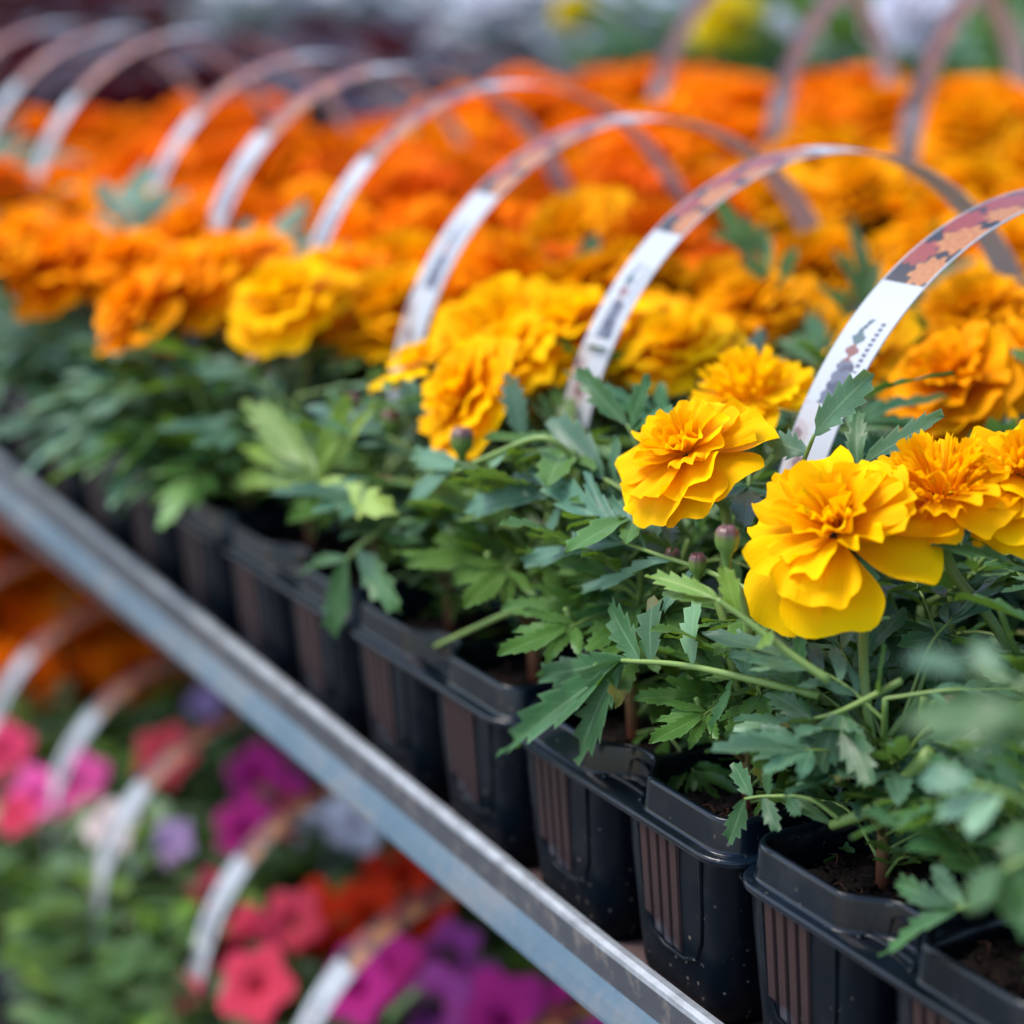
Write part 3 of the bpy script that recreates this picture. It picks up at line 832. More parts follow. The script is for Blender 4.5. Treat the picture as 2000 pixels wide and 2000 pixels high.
# hand-placed heads of the front packs: px, py in the photograph, height z, radius, facing, colour, shape
YC = 'yellow'
HERO = [
    # name, x, y, z, R, normal, colour, kind, seed, n0, droop
    ((1638, 1050), 14.0, 2.85, (.22, -.62, 1.0), YC, 'loose', 3, 6, -.80),
    ((1350, 893), 15.0, 2.22, (.10, -.70, 1.0), YC, 'loose', 8, 7, -.55),
    ((1840, 965), 14.9, 2.35, (.15, -.35, 1.0), YC, 'anemone', 4, 8, -.35),
    ((2005, 940), 15.2, 2.4, (.2, -.4, 1.0), YC, 'loose', 5, 7, -.45),
    ((1466, 780), 14.8, 2.35, (.05, -.30, 1.0), YC, 'anemone', 6, 9, -.25),
    ((1330, 690), 14.8, 2.3, (.1, -.40, 1.0), YC, 'loose', 7, 7, -.3),
    ((1120, 665), 15.0, 3.0, (0, -.4, 1.0), YC, 'loose', 9, 9, -.3),
    ((925, 775), 14.0, 2.4, (-.15, -1.1, .75), YC, 'loose', 10, 8, -.35),
    ((822, 712), 14.6, 2.0, (-.3, -.3, 1.0), YC, 'single', 11, 7, -.3),
    ((1605, 535), 15.2, 2.7, (.1, -.4, 1.0), 'amber', 'globe', 12, 8, -.3),
    ((1470, 610), 14.8, 2.5, (.1, -.4, 1.0), 'amber', 'double', 13, 8, -.3),
    ((1705, 680), 14.8, 2.1, (.05, -.8, .9), 'amber', 'single', 14, 6, -.2),
    ((1905, 625), 15.4, 2.5, (.1, -.4, 1.0), 'amber', 'double', 15, 8, -.3),
    ((1870, 760), 14.6, 2.8, (.15, -.7, 1.0), 'amber', 'loose', 16, 8, -.6),
    ((1990, 720), 14.8, 2.3, (.15, -.4, 1.0), 'amber', 'double', 17, 8, -.5),
    ((562, 592), 14.6, 2.75, (.15, -.45, 1.0), YC, 'loose', 18, 8, -.5),
    ((375, 572), 14.2, 2.95, (.1, -.7, 1.0), 'golden', 'loose', 19, 8, -.6),
    ((160, 520), 14.4, 2.95, (.1, -.6, 1.0), 'golden', 'loose', 20, 8, -.5),
    ((75, 480), 14.6, 2.4, (.1, -.4, 1.0), 'golden', 'double', 21, 8, -.3),
    ((462, 540), 14.6, 3.0, (.1, -.5, 1.0), 'golden', 'loose', 31, 7, -.4),
    ((262, 520), 14.6, 2.6, (.1, -.4, 1.0), 'golden', 'loose', 32, 7, -.4),
    ((285, 605), 13.9, 2.3, (-.1, -.9, .9), 'golden', 'loose', 33, 7, -.5),
    ((690, 565), 14.4, 2.5, (.1, -.4, 1.0), 'orange', 'loose', 34, 7, -.4),
    ((745, 500), 14.4, 2.5, (.1, -.4, 1.0), 'orange', 'loose', 35, 7, -.3),
    ((20, 510), 14.8, 2.3, (.1, -.4, 1.0), 'golden', 'loose', 36, 7, -.3),
    ((1010, 700), 14.6, 2.2, (-.1, -.7, 1.0), YC, 'loose', 37, 7, -.4),
    ((1240, 640), 15.0, 2.0, (.1, -.4, 1.0), 'amber', 'loose', 38, 7, -.3),
    ((1425, 415), 14.6, 2.5, (.1, -.5, 1.0), 'deep', 'double', 23, 8, -.4),
]
hero_pos = []
for (p, z, R, nr, c_, kd, sd, n0, dr) in HERO:
    hero_pos.append(px(p[0], p[1], 2, z))

def pot_of(x, y):
    return math.floor(x/6)*6+3, max(3, min(27, math.floor(y/6)*6+3))
by_pot = {}
for i, q in enumerate(hero_pos):
    by_pot.setdefault(pot_of(q[0], q[1]), []).append(i)

def row1_colour(x, y):
    if x > -30: return 'amber' if y > 12 else 'yellow'
    if x > -44: return rnd.choice(('amber', 'orange', 'deep')) if y > 12 else rnd.choice(('golden', 'amber'))
    if y < 8: return rnd.choice(('golden', 'golden', 'orange'))
    if y < 15: return rnd.choice(('orange', 'orange', 'golden', 'orange'))
    return rnd.choice(('deep', 'deep', 'orange', 'deep'))

# row of packs along the front edge
HOOP = {1: (-6, 16.9, 21.6, 0), 2: (-18, 16.6, 21.7, 0), 3: (-30, 16.3, 21.9, 0), 4: (-42, 17.5, 22.4, 0), 5: (-54, 17.8, 22.4, 0),
        6: (-66, 19.0, 22.3, 0), 7: (-78, 16.8, 23.1, .6), 8: (-90, 17, 22.7, 0), 9: (-102, 17, 22.5, 0)}
GH = 'black ten cell packs of marigolds on the upper shelf'
PLACE = ['front right corner', 'right of the nearest hoop', 'under the nearest full hoop']
for k in range(0, 10):
    x0 = -12*k; dy = (0, 0, 0, .05, .1, 0, .15, .2, .3, .4, .5, .6)[k]
    nm = ORD[k]
    lab = ('black plastic plant pack at the right edge, with no hoop handle in view', 'black plastic plant pack with the printed hoop cut by the right edge',
           'black plastic plant pack under the nearest complete printed hoop')[k] if k < 3 else f'black plastic plant pack with printed hoop handle, {nm} along the rail from the right'
    pk = make_pack('plant_pack', x0, dy, 0, 2, 5, lab, GH)
    if k in HOOP and k > 0:
        hx, yc, zt, ln = HOOP[k]
        make_handle(pk, 6+rnd.uniform(-.1, .1), hoop_path(yc-dy, zt), res=(.06 if k < 4 else .12), lean=ln, twist=rnd.uniform(-1.2, 1.2), off=(0, 0, .1, -.35, .3, -.2, .5, .1, 0, .2)[k])
    for j in range(5):
        for i in range(2):
            X, Y = x0+i*6+3, j*6+3
            key = (X, Y)
            hero = by_pot.get(key, [])
            herozone = X > -27 and Y < 24
            colw = 'yellow' if (X > -30 and Y <= 12) else 'amber' if X > -30 else 'orange'
            side = 'right' if i else 'left'
            lab = f'{colw} marigold, {side} column of the {nm} front pack from the right, {ORD[j]} cell back'
            if herozone or (X > -30 and Y == 27):
                pl = put_plant('front' if j == 0 else 'near', X, Y+dy, 5.0, row1_colour, lab, 'marigold plants in the front row of packs', flowers=(not hero) and (Y > 24), rz=rnd.uniform(-.35, .35) if j == 0 else None,
                               hscale=.84 if (j == 0 and X > -6) else 1.0)
            elif j == 0:
                pl = put_plant('front' if X > -34 else 'left', X, Y+dy-(.9 if X < -50 else .3 if X < -34 else 0), 5.0, row1_colour, lab, 'marigold plants in the front row of packs', flowers=not hero and X < -40 and rnd.random() < .6, near=k < 5, hscale=.97 if X > -30 else 1.05, rz=rnd.uniform(-.35, .35))
            else:
                pl = put_plant('dense' if X < -36 else 'mid', X, Y+dy, 5.0, row1_colour, lab, 'marigold plants in the front row of packs', near=False, hscale=rnd.uniform(.93, 1.06)*(.90 if X < -36 and j < 3 else 1), fscale=1.18)
            # hand-placed heads grow from this plant
            if hero:
                Mi = Matrix.Rotation(-pl.rotation_euler.z, 4, 'Z')
                for hidx in hero:
                    (pp, z, R, nr, cc, kd, sd, n0, dr) = HERO[hidx]; q = hero_pos[hidx]
                    lw = Vector((q[0]-X, q[1]-Y-dy, q[2]-5.0)); ll = Mi @ lw; ln_ = Mi @ Vector(nz(nr))
                    qq = 2 if hidx < 4 else 1
                    hm = head(sd*13+1, R, kd, qq, n0=n0, droop=dr).mesh('flower', PET[cc])
                    f = add_flower(pl, hm, ll, ln_, rnd.uniform(0, 6.28), 1.0, True)
                    b = MB(); e = np.array(ll)-np.array(ln_)*1.5
                    tube(b, catmull([(0, 0, 1.5), tuple(np.array(ll)*.45+np.array([0, 0, 1.2])), tuple(e-np.array(ln_)*1.0), tuple(e+np.array(ln_)*.4)], 6), .13, .17, 8)
                    b.build('flower_stalk', STALK, pl)

# ------------------------------------------------------------------ hand-placed leaves of the nearest plants
def W_(p): return px(p[0], p[1], 1, p[2])        # (pixel x, pixel y, depth plane Y)
r9 = random.Random(77)
by_xy = {}
for o in list(COL.objects):
    if o.type == 'EMPTY' and o.name.startswith('marigold_plant'): by_xy[(round(o.location.x/S), round(o.location.y/S))] = o
def hero_leaf(potx, poty, path, leaflets, m_=LEAF, nrm=(0, -.4, 1), thick=.10, seed=0):
    """path: rachis as (px, py, Y); leaflets: (f along rachis, tip px, tip py, tip Y, width cm)"""
    o = None
    for (a, b), q in by_xy.items():
        if abs(a-potx) <= 1 and abs(b-poty) <= 1: o = q
    P = catmull([W_(p) for p in path], 6)
    mb = MB(); tube(mb, P, thick, thick*.55, 7, 1, cap=True)
    r = random.Random(seed+5)
    for (f, tx, ty, tY, wd, *nn) in leaflets:
        p = P[min(len(P)-1, int(f*(len(P)-1)))]; tip = W_((tx, ty, tY)); D = tip-p; Lg = np.linalg.norm(D)
        nv = np.array(nn[0] if nn else nrm, float)
        put_leaflet(mb, make_leaflet(r.randrange(999), teeth=r.choice((3, 4, 4)), droop=.12, fold=r.uniform(.15, .3), toothed=1.6), p, D, nv, Lg, wd*.5, 0)
    Mi = Matrix.Rotation(-o.rotation_euler.z, 4, 'Z') if o else None
    base = np.array([o.location.x, o.location.y, o.location.z])/S
    for i in range(len(mb.V)):
        V = mb.V[i]-base; c_, s_ = math.cos(-o.rotation_euler.z), math.sin(-o.rotation_euler.z)
        mb.V[i] = np.stack([V[:, 0]*c_-V[:, 1]*s_, V[:, 0]*s_+V[:, 1]*c_, V[:, 2]], 1)
    return mb.build('leaf', [m_, STALK], o)
UPF = (-.1, -.75, .7); CAMF = (.5, -.75, .45)
# large pinnate leaf hanging over the rim (left of the focus plane)
hero_leaf(-3, 3, [(1600, 1360, 1.6), (1460, 1325, .6), (1330, 1298, .1), (1215, 1290, -.3)],
          [(1.0, 968, 1478, -.9, 1.5, CAMF), (.97, 1040, 1315, -.4, 1.2, CAMF), (1.0, 1110, 1470, -.6, 1.7, CAMF),
           (.90, 1180, 1180, .1, 1.3, (.2, -.9, .2)), (.86, 1262, 1165, .4, 1.4, (.2, -.95, .1)), (.62, 1345, 1150, .8, 1.0, (.2, -.95, .1)),
           (.35, 1440, 1225, 1.0, .9, UPF), (.4, 1380, 1450, .2, .8, UPF), (.15, 1560, 1230, 1.2, .9, UPF)], LEAF, thick=.12, seed=1)
hero_leaf(-3, 3, [(1500, 1170, 2.0), (1380, 1115, 1.6), (1290, 1085, 1.2), (1215, 1058, .9)],
          [(1.0, 1018, 1078, .2, 1.0, UPF), (1.0, 1045, 905, 1.2, 1.15, UPF), (.95, 1120, 930, 1.4, .55, UPF), (.8, 1185, 960, 1.6, .6, CAMF), (.6, 1120, 1140, .8, .8, UPF), (.4, 1290, 1190, 1.0, .7, UPF)], LEAF_B, thick=.09, seed=2)
# leaf rising into the left of the hero blossom
hero_leaf(-3, 3, [(1620, 1330, 1.0), (1540, 1275, .3), (1450, 1205, -.4), (1400, 1170, -.8)],
          [(1.0, 1270, 1110, -1.2, .7, UPF), (.98, 1285, 1160, -1.3, .55, UPF), (.75, 1415, 1105, -.6, 1.0, (.1, -1, .1)), (.5, 1500, 1255, -.5, .8, UPF)], LEAF_Y, thick=.12, seed=3)
# small leaf over the second pot rim with a pale thick branch
hero_leaf(3, 3, [(1820, 1470, 2.2), (1720, 1570, 1.6), (1625, 1612, 1.2)], [(1.0, 1530, 1540, .8, .5, UPF)], LEAF, thick=.24, seed=4)
hero_leaf(3, 3, [(1640, 1600, 1.2), (1580, 1560, .8), (1500, 1555, .4), (1455, 1560, .1)],
          [(1.0, 1425, 1650, -.3, .75, CAMF), (.9, 1430, 1488, .2, .65, UPF), (.7, 1500, 1492, .5, .6, UPF), (.75, 1518, 1622, 0, .6, CAMF), (.5, 1560, 1590, .2, .5, CAMF)], LEAF, thick=.07, seed=5)
hero_leaf(9, 3, [(1960, 1740, .8), (1900, 1765, .3), (1868, 1775, .1)],
          [(1.0, 1715, 1858, -.5, .8, UPF), (1.0, 1735, 1730, .1, .7, UPF), (.8, 1815, 1690, .4, .6, UPF), (.4, 1990, 1690, .6, .9, UPF)], LEAF, thick=.09, seed=6)
hero_leaf(3, 3, [(1760, 1330, 2.0), (1640, 1390, 1.2), (1560, 1410, .9)], [(1.0, 1432, 1425, .3, 1.0, UPF), (.85, 1500, 1340, .9, .8, UPF), (.5, 1700, 1530, .5, 1.0, CAMF), (.55, 1590, 1500, .4, 1.1, CAMF), (.2, 1720, 1270, 1.0, .9, UPF)], LEAF, thick=.09, seed=7)
# out of focus leaves close to the lens on the right
hero_leaf(9, 3, [(2120, 1520, -3), (2060, 1450, -5.0), (2010, 1400, -6.0)], [(1.0, 1765, 1400, -7.5, 1.1, UPF), (.8, 1880, 1330, -6.5, .8, UPF), (.9, 1870, 1480, -6.5, .7, UPF)], LEAF, thick=.12, seed=8)
hero_leaf(9, 3, [(2090, 1420, -2), (1990, 1340, -5.0), (1900, 1310, -6.5)], [(1.0, 1765, 1275, -6.5, .6, UPF), (.7, 1900, 1250, -5.5, .6, UPF)], LEAF_B, thick=.09, seed=9)
hero_leaf(9, 3, [(2100, 1620, 0), (1990, 1560, -1.0), (1900, 1530, -1.6)], [(1.0, 1795, 1515, -2, .9, UPF), (.7, 1880, 1620, -2, .9, UPF), (.5, 1950, 1480, -1.5, .9, UPF), (.8, 1820, 1600, -1.8, .8, UPF)], LEAF_B, thick=.09, seed=10)
hero_leaf(9, 3, [(2080, 1700, -1), (2010, 1680, -2.5), (1960, 1700, -3)], [(1.0, 1880, 1765, -3.5, 1.2, UPF), (.7, 1950, 1790, -3, 1.2, CAMF), (.5, 1960, 1620, -2.5, 1.0, UPF)], LEAF, thick=.09, seed=30)
# dark leaf crossing the hoop on the right and its neighbours
hero_leaf(-9, 3, [(1560, 1000, 5.0), (1565, 920, 4.6), (1590, 850, 4.4)], [(1.0, 1690, 718, 4.6, 1.2, CAMF), (.8, 1500, 860, 4.2, 1.1, CAMF), (.55, 1590, 930, 4.0, 1.0, CAMF)], LEAF_B, nrm=CAMF, thick=.1, seed=11)
hero_leaf(-9, 9, [(1660, 960, 7.0), (1680, 910, 6.5)], [(1.0, 1838, 805, 7.2, 1.2, UPF), (.7, 1760, 930, 6.5, .9, UPF), (.9, 1660, 800, 7.0, .8, CAMF)], LEAF, thick=.1, seed=12)
hero_leaf(-15, 3, [(1260, 930, 4.0), (1240, 860, 3.8), (1225, 830, 3.7)], [(1.0, 1115, 722, 3.0, .95, UPF), (.9, 1262, 730, 4.2, .7, CAMF), (.8, 1345, 780, 3.8, .7, UPF)], LEAF, thick=.09, seed=13)
hero_leaf(-15, 3, [(1270, 1010, 3.2), (1220, 960, 2.8), (1180, 935, 2.6)], [(1.0, 1068, 812, 2.4, 1.5, UPF), (.8, 1200, 850, 2.6, 1.0, UPF)], LEAF_B, thick=.1, seed=14)
hero_leaf(-15, 3, [(1080, 1010, 2.5), (1030, 935, 2.4), (1020, 860, 2.3)], [(1.0, 1000, 725, 2.4, 1.1, CAMF), (.4, 1080, 850, 2.6, .8, CAMF)], LEAF_B, nrm=CAMF, thick=.09, seed=15)
hero_leaf(-15, 3, [(1180, 1010, 2.0), (1110, 985, 1.4), (1065, 965, 1.2)], [(1.0, 905, 985, .2, 1.5, UPF), (.8, 980, 930, .8, .9, UPF), (.6, 1060, 1050, .8, 1.0, UPF)], LEAF_B, thick=.1, seed=16)
hero_leaf(-21, 3, [(1130, 900, 2.20), (1060, 855, 1.20), (960, 890, 0.60), (880, 925, 0.20)], [(1.0, 800, 960, -0.40, 1.3, UPF), (.9, 790, 890, 0.00, 1.0, UPF), (.6, 930, 950, 0.20, .9, UPF)], LEAF_B, thick=.12, seed=17)
# young yellow-green leaf in the middle distance
hero_leaf(-33, 3, [(640, 1020, 0.20), (625, 960, -0.30), (618, 925, -0.50)], [(1.0, 490, 765, -0.40, 1.7, CAMF), (.95, 455, 870, -0.70, .9, CAMF), (1.0, 680, 775, -0.10, 1.2, CAMF), (.8, 725, 790, 0.30, .7, CAMF), (.9, 430, 950, -1.10, .8, UPF), (.8, 745, 1010, -1.30, 1.5, UPF)], LEAF_Y, nrm=CAMF, thick=.13, seed=18)
hero_leaf(-27, 3, [(860, 960, 1.90), (780, 1010, 0.70), (710, 1060, -0.30), (680, 1090, -0.70)], [(1.0, 640, 1240, -1.40, 1.3, CAMF), (1.0, 580, 1110, -1.10, .8, UPF), (.8, 780, 1180, -0.80, 1.4, CAMF), (.5, 820, 1060, -0.10, .9, UPF), (.4, 720, 960, 0.90, 1.0, UPF)], LEAF, thick=.14, seed=19)
hero_leaf(-51, 3, [(400, 860, 2), (350, 890, .6), (310, 925, -.2)], [(1.0, 215, 1005, -1.0, 1.6, UPF), (.9, 340, 980, -.8, 1.3, UPF), (.7, 240, 860, .2, 1.4, UPF), (.6, 400, 900, 0, 1.3, UPF)], LEAF, thick=.12, seed=20)
hero_leaf(-21, 3, [(1080, 1180, 2.2), (1000, 1195, 1.2), (930, 1225, .6), (850, 1262, .2)], [(.25, 1170, 1200, 1.6, .9, UPF)], LEAF, thick=.13, seed=21)
# purple-tipped bud beside the big blossom
plb = by_xy[(3, 3)]
def add_bud(o, pxl, py_, Y, k, stalk_to):
    q = px(pxl, py_, 1, Y); b_ = np.array([o.location.x, o.location.y, o.location.z])/S
    Mi = Matrix.Rotation(-o.rotation_euler.z, 4, 'Z'); l = Mi @ Vector(q-b_)
    mb = bud_mb(k); o2 = mb.build('bud', CALYX, o); o2.location = l*S
    st = MB(); e = Mi @ Vector(px(*stalk_to)-b_)
    tube(st, catmull([tuple(e), tuple((np.array(e)+np.array(l))*.5+np.array([.1, 0, .1])), tuple(np.array(l)+[0, 0, -1.3*k])], 6), .13, .17*k, 8); st.build('bud_stalk', STALK, o)
add_bud(plb, 1420, 1060, .2, .52, (1470, 1290, 1, 1.0))
add_bud(by_xy[(-3, 3)], 1362, 1105, 1.4, .42, (1420, 1230, 1, 1.6))

# ------------------------------------------------------------------ second row of packs behind (taller, orange)
GB = 'packs of taller orange marigolds in the second row'
def row2_colour(x, y):
    return rnd.choice(('amber', 'amber', 'golden')) if x > -52 else rnd.choice(('orange', 'orange', 'golden', 'deep')) if x > -80 else rnd.choice(('orange', 'deep', 'orange'))
for k in range(1, 8):
    x0 = -12*k-12
    pk = make_pack('plant_pack', x0, 33, 0, 2, 5, f'black plastic plant pack of tall marigolds in the back row, {ORD[k-1]} from the right', GB, ribbed=False)
    if k in (2, 3, 4, 5): make_handle(pk, 6+rnd.uniform(-.4, .4), hoop_path(16.8+rnd.uniform(-.6, .6), 27.5+rnd.uniform(-.7, .7), a=9.2, b=11), res=.15, tone=(.34, .25, .25), lean=rnd.uniform(-.6, .6))
    for j in range(5):
        for i in range(2):
            X, Y = x0+i*6+3, 33+j*6+3
            if X < -120 and Y > 0 and j > 2 and rnd.random() < .2: pass
            put_plant('tall', X, Y, 5.0, row2_colour, f'tall orange marigold, {"right" if i else "left"} column of the {ORD[k-1]} back row pack, {ORD[j]} cell back',
                      'marigold plants in the back row of packs', near=False, hscale=(.95 if X > -70 else .86)*(.84, .92, 1, 1, 1)[j], fscale=1.12)

# ------------------------------------------------------------------ broad-leaved plants: petunias, dark red and silver bedding
def ovate(seed, ns=6, lobed=0):
    r = random.Random(seed); V = []; UV = []
    for j in range(ns+1):
        v = j/ns; w0 = math.sin(PI*min(1, v*.92+.05))**.7
        if lobed: w0 *= 1+.22*math.sin(v*lobed*PI)
        for u in (-1, -.5, 0, .5, 1):
            V.append((u*w0, v, -.25*v*v+.14*abs(u)*w0+.03*math.sin(7*v+seed+u*3))); UV.append((u, v))
    return np.array(V), gridF(5, ns+1), np.array(UV), r.uniform(-.1, .1)
OV = [ovate(s) for s in (1, 2, 3)]; OVL = [ovate(s, 9, 5) for s in (4, 5)]
def bush(seed, n, lmat, bank, Lr, wr, R, H, lmat2=None):
    r = random.Random(seed); fo = MB()
    for i in range(n):
        a = i*2.39996; f = math.sqrt((i+.5)/n); ph = r.uniform(.15, 1.35)
        rad = R*f*r.uniform(.6, 1.0); z = H*(.25+.75*math.sqrt(max(0, 1-f*f)))*r.uniform(.6, 1.0)
        p = np.array([math.cos(a)*rad, math.sin(a)*rad, z])
        D = np.array([math.cos(a)*math.cos(ph*.7), math.sin(a)*math.cos(ph*.7), math.sin(ph*.7)*.8-.1]); lg = r.uniform(*Lr)
        put_leaflet(fo, r.choice(bank), p, D, np.array([r.uniform(-.4, .4), r.uniform(-.5, .3), 1]), lg, lg*wr, 2 if (lmat2 and r.random() < .22) else 0)
        if i % 3 == 0: tube(fo, [(p[0]*.15, p[1]*.15, 0), (p[0]*.6, p[1]*.6, z*.6), tuple(p)], .12, .07, 4, 1, cap=False)
    return fo.mesh('foliage', [lmat, STALK]+([lmat2] if lmat2 else []))
def petunia_mesh(colour, seed):
    r = random.Random(seed); mb = MB(); V = []; UV = []; n = 30
    prof = [(0, -2.2, .3), (.3, -1.2, .2), (.6, -.4, 0), (1.4, .0, .05), (2.2, .12, .1), (2.9, .05, .18)]
    for j, (rr, z, am) in enumerate(prof):
        for i in range(n):
            a = 2*PI*i/n; lob = 1+.10*am*10*math.cos(5*a)*(j > 2)*.8
            V.append((max(rr, .12)*lob*math.cos(a), max(rr, .12)*lob*math.sin(a), z+am*math.sin(11*a+seed)*.8*(j > 3))); UV.append((i/n, j/5))
    mb.add(V, gridF(n, len(prof), True), UV); return mb.mesh('flower', PET[colour])
PTB = [bush(200+i, 80, LEAF_P, OV, (1.6, 2.9), .30, 4.4, 10.0, LEAF_Y) for i in range(3)]
PTF = {}
# lower tier: pixel of each blossom in the photograph, with its colour; z is the height of the blossoms there
GL = 'packs of petunias on the lower shelf'
LZ = -35.0
low_plants = {}
for k in range(2, 12):
    x0 = -12*k+6
    orange = x0 < -96
    pk = make_pack('plant_pack', x0, -1.0, LZ, 2, 5, f'shaded black plant pack on the lower shelf, {ORD[k-2]} from the right under the rail', GL, rows=4, ribbed=False)
    if k < 11: make_handle(pk, 6, hoop_path(13.5+rnd.uniform(-.6, .6), 22.3+rnd.uniform(-.5, .5), a=10.2, b=11), res=.15, lean=rnd.uniform(-.5, .5))
    for j in range(4):
        for i in range(2):
            X, Y = x0+i*6+3, -1+j*6+3
            if orange:
                put_plant('mid', X, Y, LZ+5, lambda a, b: rnd.choice(('deep', 'orange')), f'orange marigold on the lower shelf, {"right" if i else "left"} column, {ORD[k-2]} pack, {ORD[j]} cell',
                          'orange marigolds on the lower shelf', near=False, fscale=1.05)
            else:
                t_ = empty('petunia_plant', (X, Y, LZ+5), rnd.uniform(0, 6.28))
                tag(t_, f'leafy petunia on the lower shelf, {"right" if i else "left"} column, {ORD[k-2]} pack, {ORD[j]} cell back', 'petunia', 'petunia plants on the lower shelf')
                link('foliage', rnd.choice(PTB), t_, scale=rnd.uniform(.9, 1.1)); low_plants[(X, Y)] = t_
BL = [((5, 1470), 'coral', 1.0), ((70, 1560), 'pink', 1.1), ((150, 1530), 'pink', 1.15), ((320, 1478), 'rose', 1.15), ((500, 1510), 'magenta', 1.0), ((530, 1590), 'rose', 1.1), ((480, 1620), 'magenta', 1.0),
      ((640, 1640), 'white', 1.2), ((700, 1600), 'white', 1.0), ((215, 1620), 'blush', .9), ((335, 1645), 'mauve', .7), ((610, 1795), 'red', 1.1), ((720, 1790), 'red', 1.1), ((790, 1720), 'red', 1.3), ((830, 1780), 'red', 1.0),
      ((410, 1740), 'coral', .6), ((490, 1840), 'coral', .9), ((500, 1925), 'coral', .95), ((460, 1885), 'rose', .85), ((570, 1800), 'rose', .9), ((740, 1890), 'magenta', 1.15), ((700, 1930), 'magenta', 1.0), ((880, 1860), 'violet', .9),
      ((910, 1970), 'violet', 1.2), ((980, 1990), 'magenta', 1.2), ((1130, 1985), 'magenta', 1.1), ((780, 1390), 'mauve', .8), ((400, 1375), 'mauve', .7), ((360, 1940), 'coral', .5), ((850, 1960), 'violet', 1.0), ((560, 1560), 'magenta', .9), ((30, 1590), 'coral', .7)]
for i, ((bx, by), c_, k) in enumerate(BL):
    q = px(bx, by, 2, LZ+14.5+rnd.uniform(-.8, .8))
    if not low_plants: break
    kk = min(low_plants, key=lambda p: (p[0]-q[0])**2+(p[1]-q[1])**2); o = low_plants[kk]
    Mi = Matrix.Rotation(-o.rotation_euler.z, 4, 'Z'); l = Mi @ Vector((q[0]-kk[0], q[1]-kk[1], q[2]-(LZ+5))); nn = Mi @ Vector((.45, -.6, .6))
    if c_ not in PTF: PTF[c_] = petunia_mesh(c_, len(PTF))
    fl = link('flower', PTF[c_], o, l, aim(nn, rnd.uniform(0, 6)), .66*k*rnd.uniform(.9, 1.05))
    st = MB(); e = np.array(l)-np.array(nn)*2*k
    tube(st, catmull([(0, 0, 2), tuple(np.array(e)*.6), tuple(e)], 5), .14, .12, 5); st.build('flower_stalk', STALK, o)

# beyond the second row: another bench with dark red foliage, silver and white bedding, then greens
shelf('plant_bench', 0, 78, 330, -420, -60, 'low bench behind the marigolds carrying dark red and white plants', False)
RED = [bush(300+i, 46, LEAF_R, OVL, (4.5, 6.5), .5, 8.5, 13) for i in range(3)]
SIL = [bush(320+i, 110, LEAF_S, OVL, (2.5, 4.5), .30, 8.5, 15) for i in range(3)]
GRN = [bush(340+i, 90, LEAF_G, OV, (3.5, 6.0), .32, 9.5, 15) for i in range(3)]
cnt = {}
def bg_plant(nm, me, x, y, z, lab, cat, grp, sc_, flowers=None):
    t_ = empty(nm, (x, y, z), rnd.uniform(0, 6.28)); tag(t_, lab, cat, grp); link('foliage', me, t_, scale=sc_)
    pot = MB(); V = []
    for zz, rr in ((0, 3.2), (3.0, 4.0), (3.4, 4.4), (3.8, 4.4), (3.6, 4.1), (3.2, .01)):
        V += [(rr*math.cos(2*PI*i/18), rr*math.sin(2*PI*i/18), zz-4) for i in range(18)]
    if not cnt.get('potmesh'): pot.add(V, gridF(18, 6, True)); cnt['potmesh'] = pot.mesh('nursery_pot', PLASTIC)
    link('nursery_pot', cnt['potmesh'], t_)
    if flowers:
        for _ in range(flowers[1]):
            a = rnd.uniform(0, 6.28); rr = rnd.uniform(1, 7); l = (rr*math.cos(a), rr*math.sin(a), rnd.uniform(11, 15)*sc_)
            c_ = flowers[0]
            if c_ not in PTF: PTF[c_] = petunia_mesh(c_, len(PTF))
            link('flower', PTF[c_], t_, l, aim((rnd.uniform(0, .5), rnd.uniform(-.7, 0), 1)), rnd.uniform(.8, 1.2)*flowers[2])
    return t_
def red_pot(x, y, lab): bg_plant('dark_foliage_plant', rnd.choice(RED), x, y, 4.0, lab, 'bedding plant', 'dark red foliage plants behind the marigolds', 1.0)
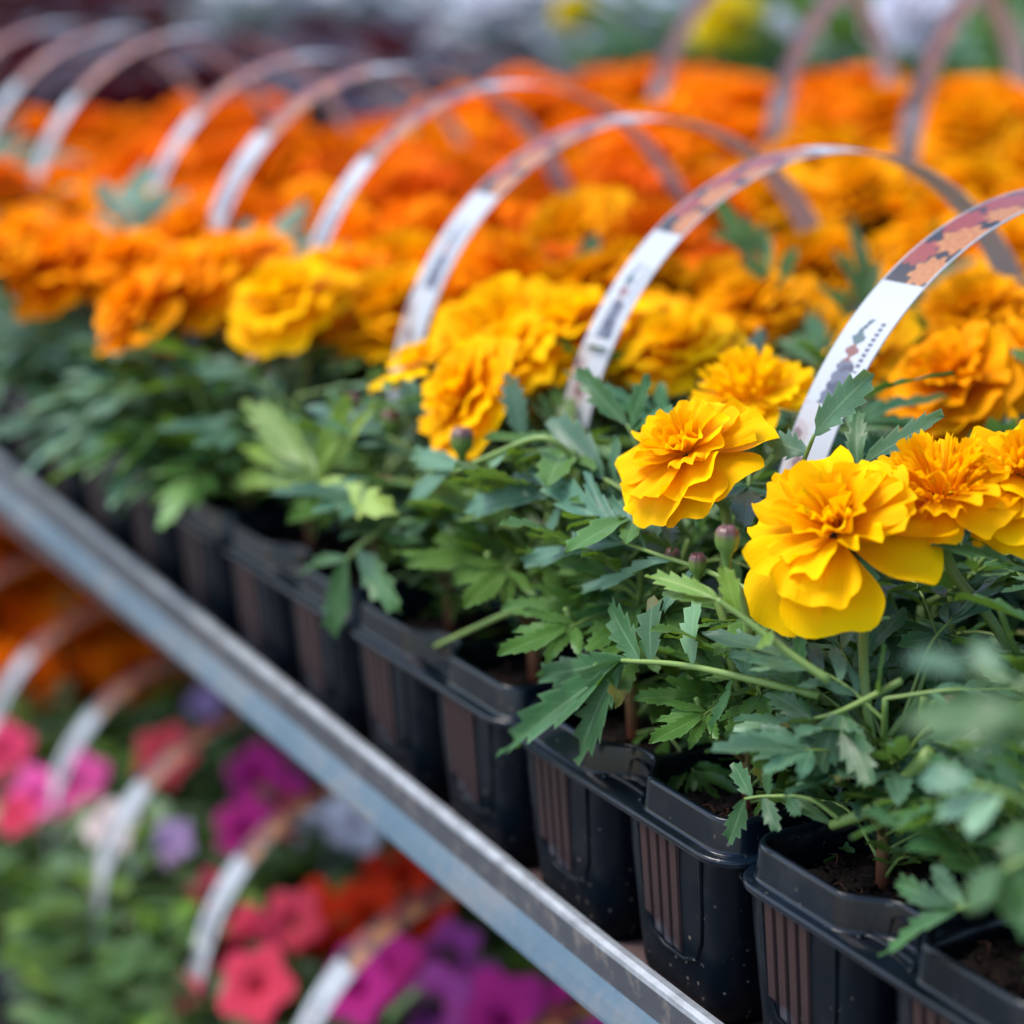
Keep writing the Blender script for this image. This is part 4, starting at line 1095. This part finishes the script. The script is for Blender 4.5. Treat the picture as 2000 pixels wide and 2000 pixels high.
for i in range(9):
    for j in range(5):
        if j < 3 or i > 1: red_pot(-108-i*15+rnd.uniform(-2, 2), (40, 53, 66, 26, 12)[j]+rnd.uniform(-1, 1), f'dark red leafy plant behind the orange marigolds, {("third", "fourth", "fifth", "second", "first")[j]} row, {ORD[i]} from the right')
for iy, gy in enumerate(range(90, 330, 22)):
    for ix, gx in enumerate(range(-90, -420, -20)):
        x, y = gx+rnd.uniform(-3, 3), gy+rnd.uniform(-3, 3)
        # keep to what the photograph can see
        qc = RC.T @ (np.array([x, y, 14])-CAM); sx = 1000+FPX*qc[0]/-qc[2]; sy = 1000-FPX*qc[1]/-qc[2]
        if sx < -120 or sx > 2150 or sy < -110 or sy > 300: continue
        where = f'{ORD[iy]} row of the back bench, {ORD[ix]} from the right'
        if sx < 420 or (sx < 900 and sy > 75):
            bg_plant('dark_foliage_plant', rnd.choice(RED), x, y, 4.0, f'dark red leafy plant, {where}', 'bedding plant', 'dark red foliage plants behind the marigolds', 1.1)
        elif sx < 1330:
            bg_plant('silver_foliage_plant', rnd.choice(SIL), x, y, 4.0, f'silver leaved plant with white flowers, {where}', 'bedding plant', 'silver plants on the back bench', 1.2, ('white', 7, 1.15))
        else:
            fl = rnd.choice((None, None, None, None, ('white', 1, 1.2), ('rose', 1, 1.0)))
            bg_plant('green_foliage_plant', rnd.choice(GRN), x, y, 4.0, f'green leafy plant, {where}', 'bedding plant', 'green plants on the back bench', 1.2, fl)
# a large yellow and a white pompon that stand out in the blur
for (bx, by, Y, c_, k, lb) in ((1418, 46, 82, 'lemon', 1.15, 'round lemon yellow blossom standing above the back bench'), (1785, 38, 84, 'white', 1.3, 'round white blossom standing above the back bench at the right'), (1122, 22, 80, 'lemon', .75, 'small pale yellow blossom standing above the silver plants')):
    q = px(bx, by, 1, Y); t_ = empty('tall_flower', (q[0], q[1], 4)); tag(t_, lb, 'flower')
    link('flower', head_mesh(c_, 3), t_, (0, 0, q[2]-4), aim((.4, -.6, .7)), k*1.25)
    st = MB(); tube(st, catmull([(0, 0, -3), (.3, 0, (q[2]-4)*.5), (0, 0, q[2]-4.5)], 4), .25, .2, 6); st.build('stem', STALK, t_)
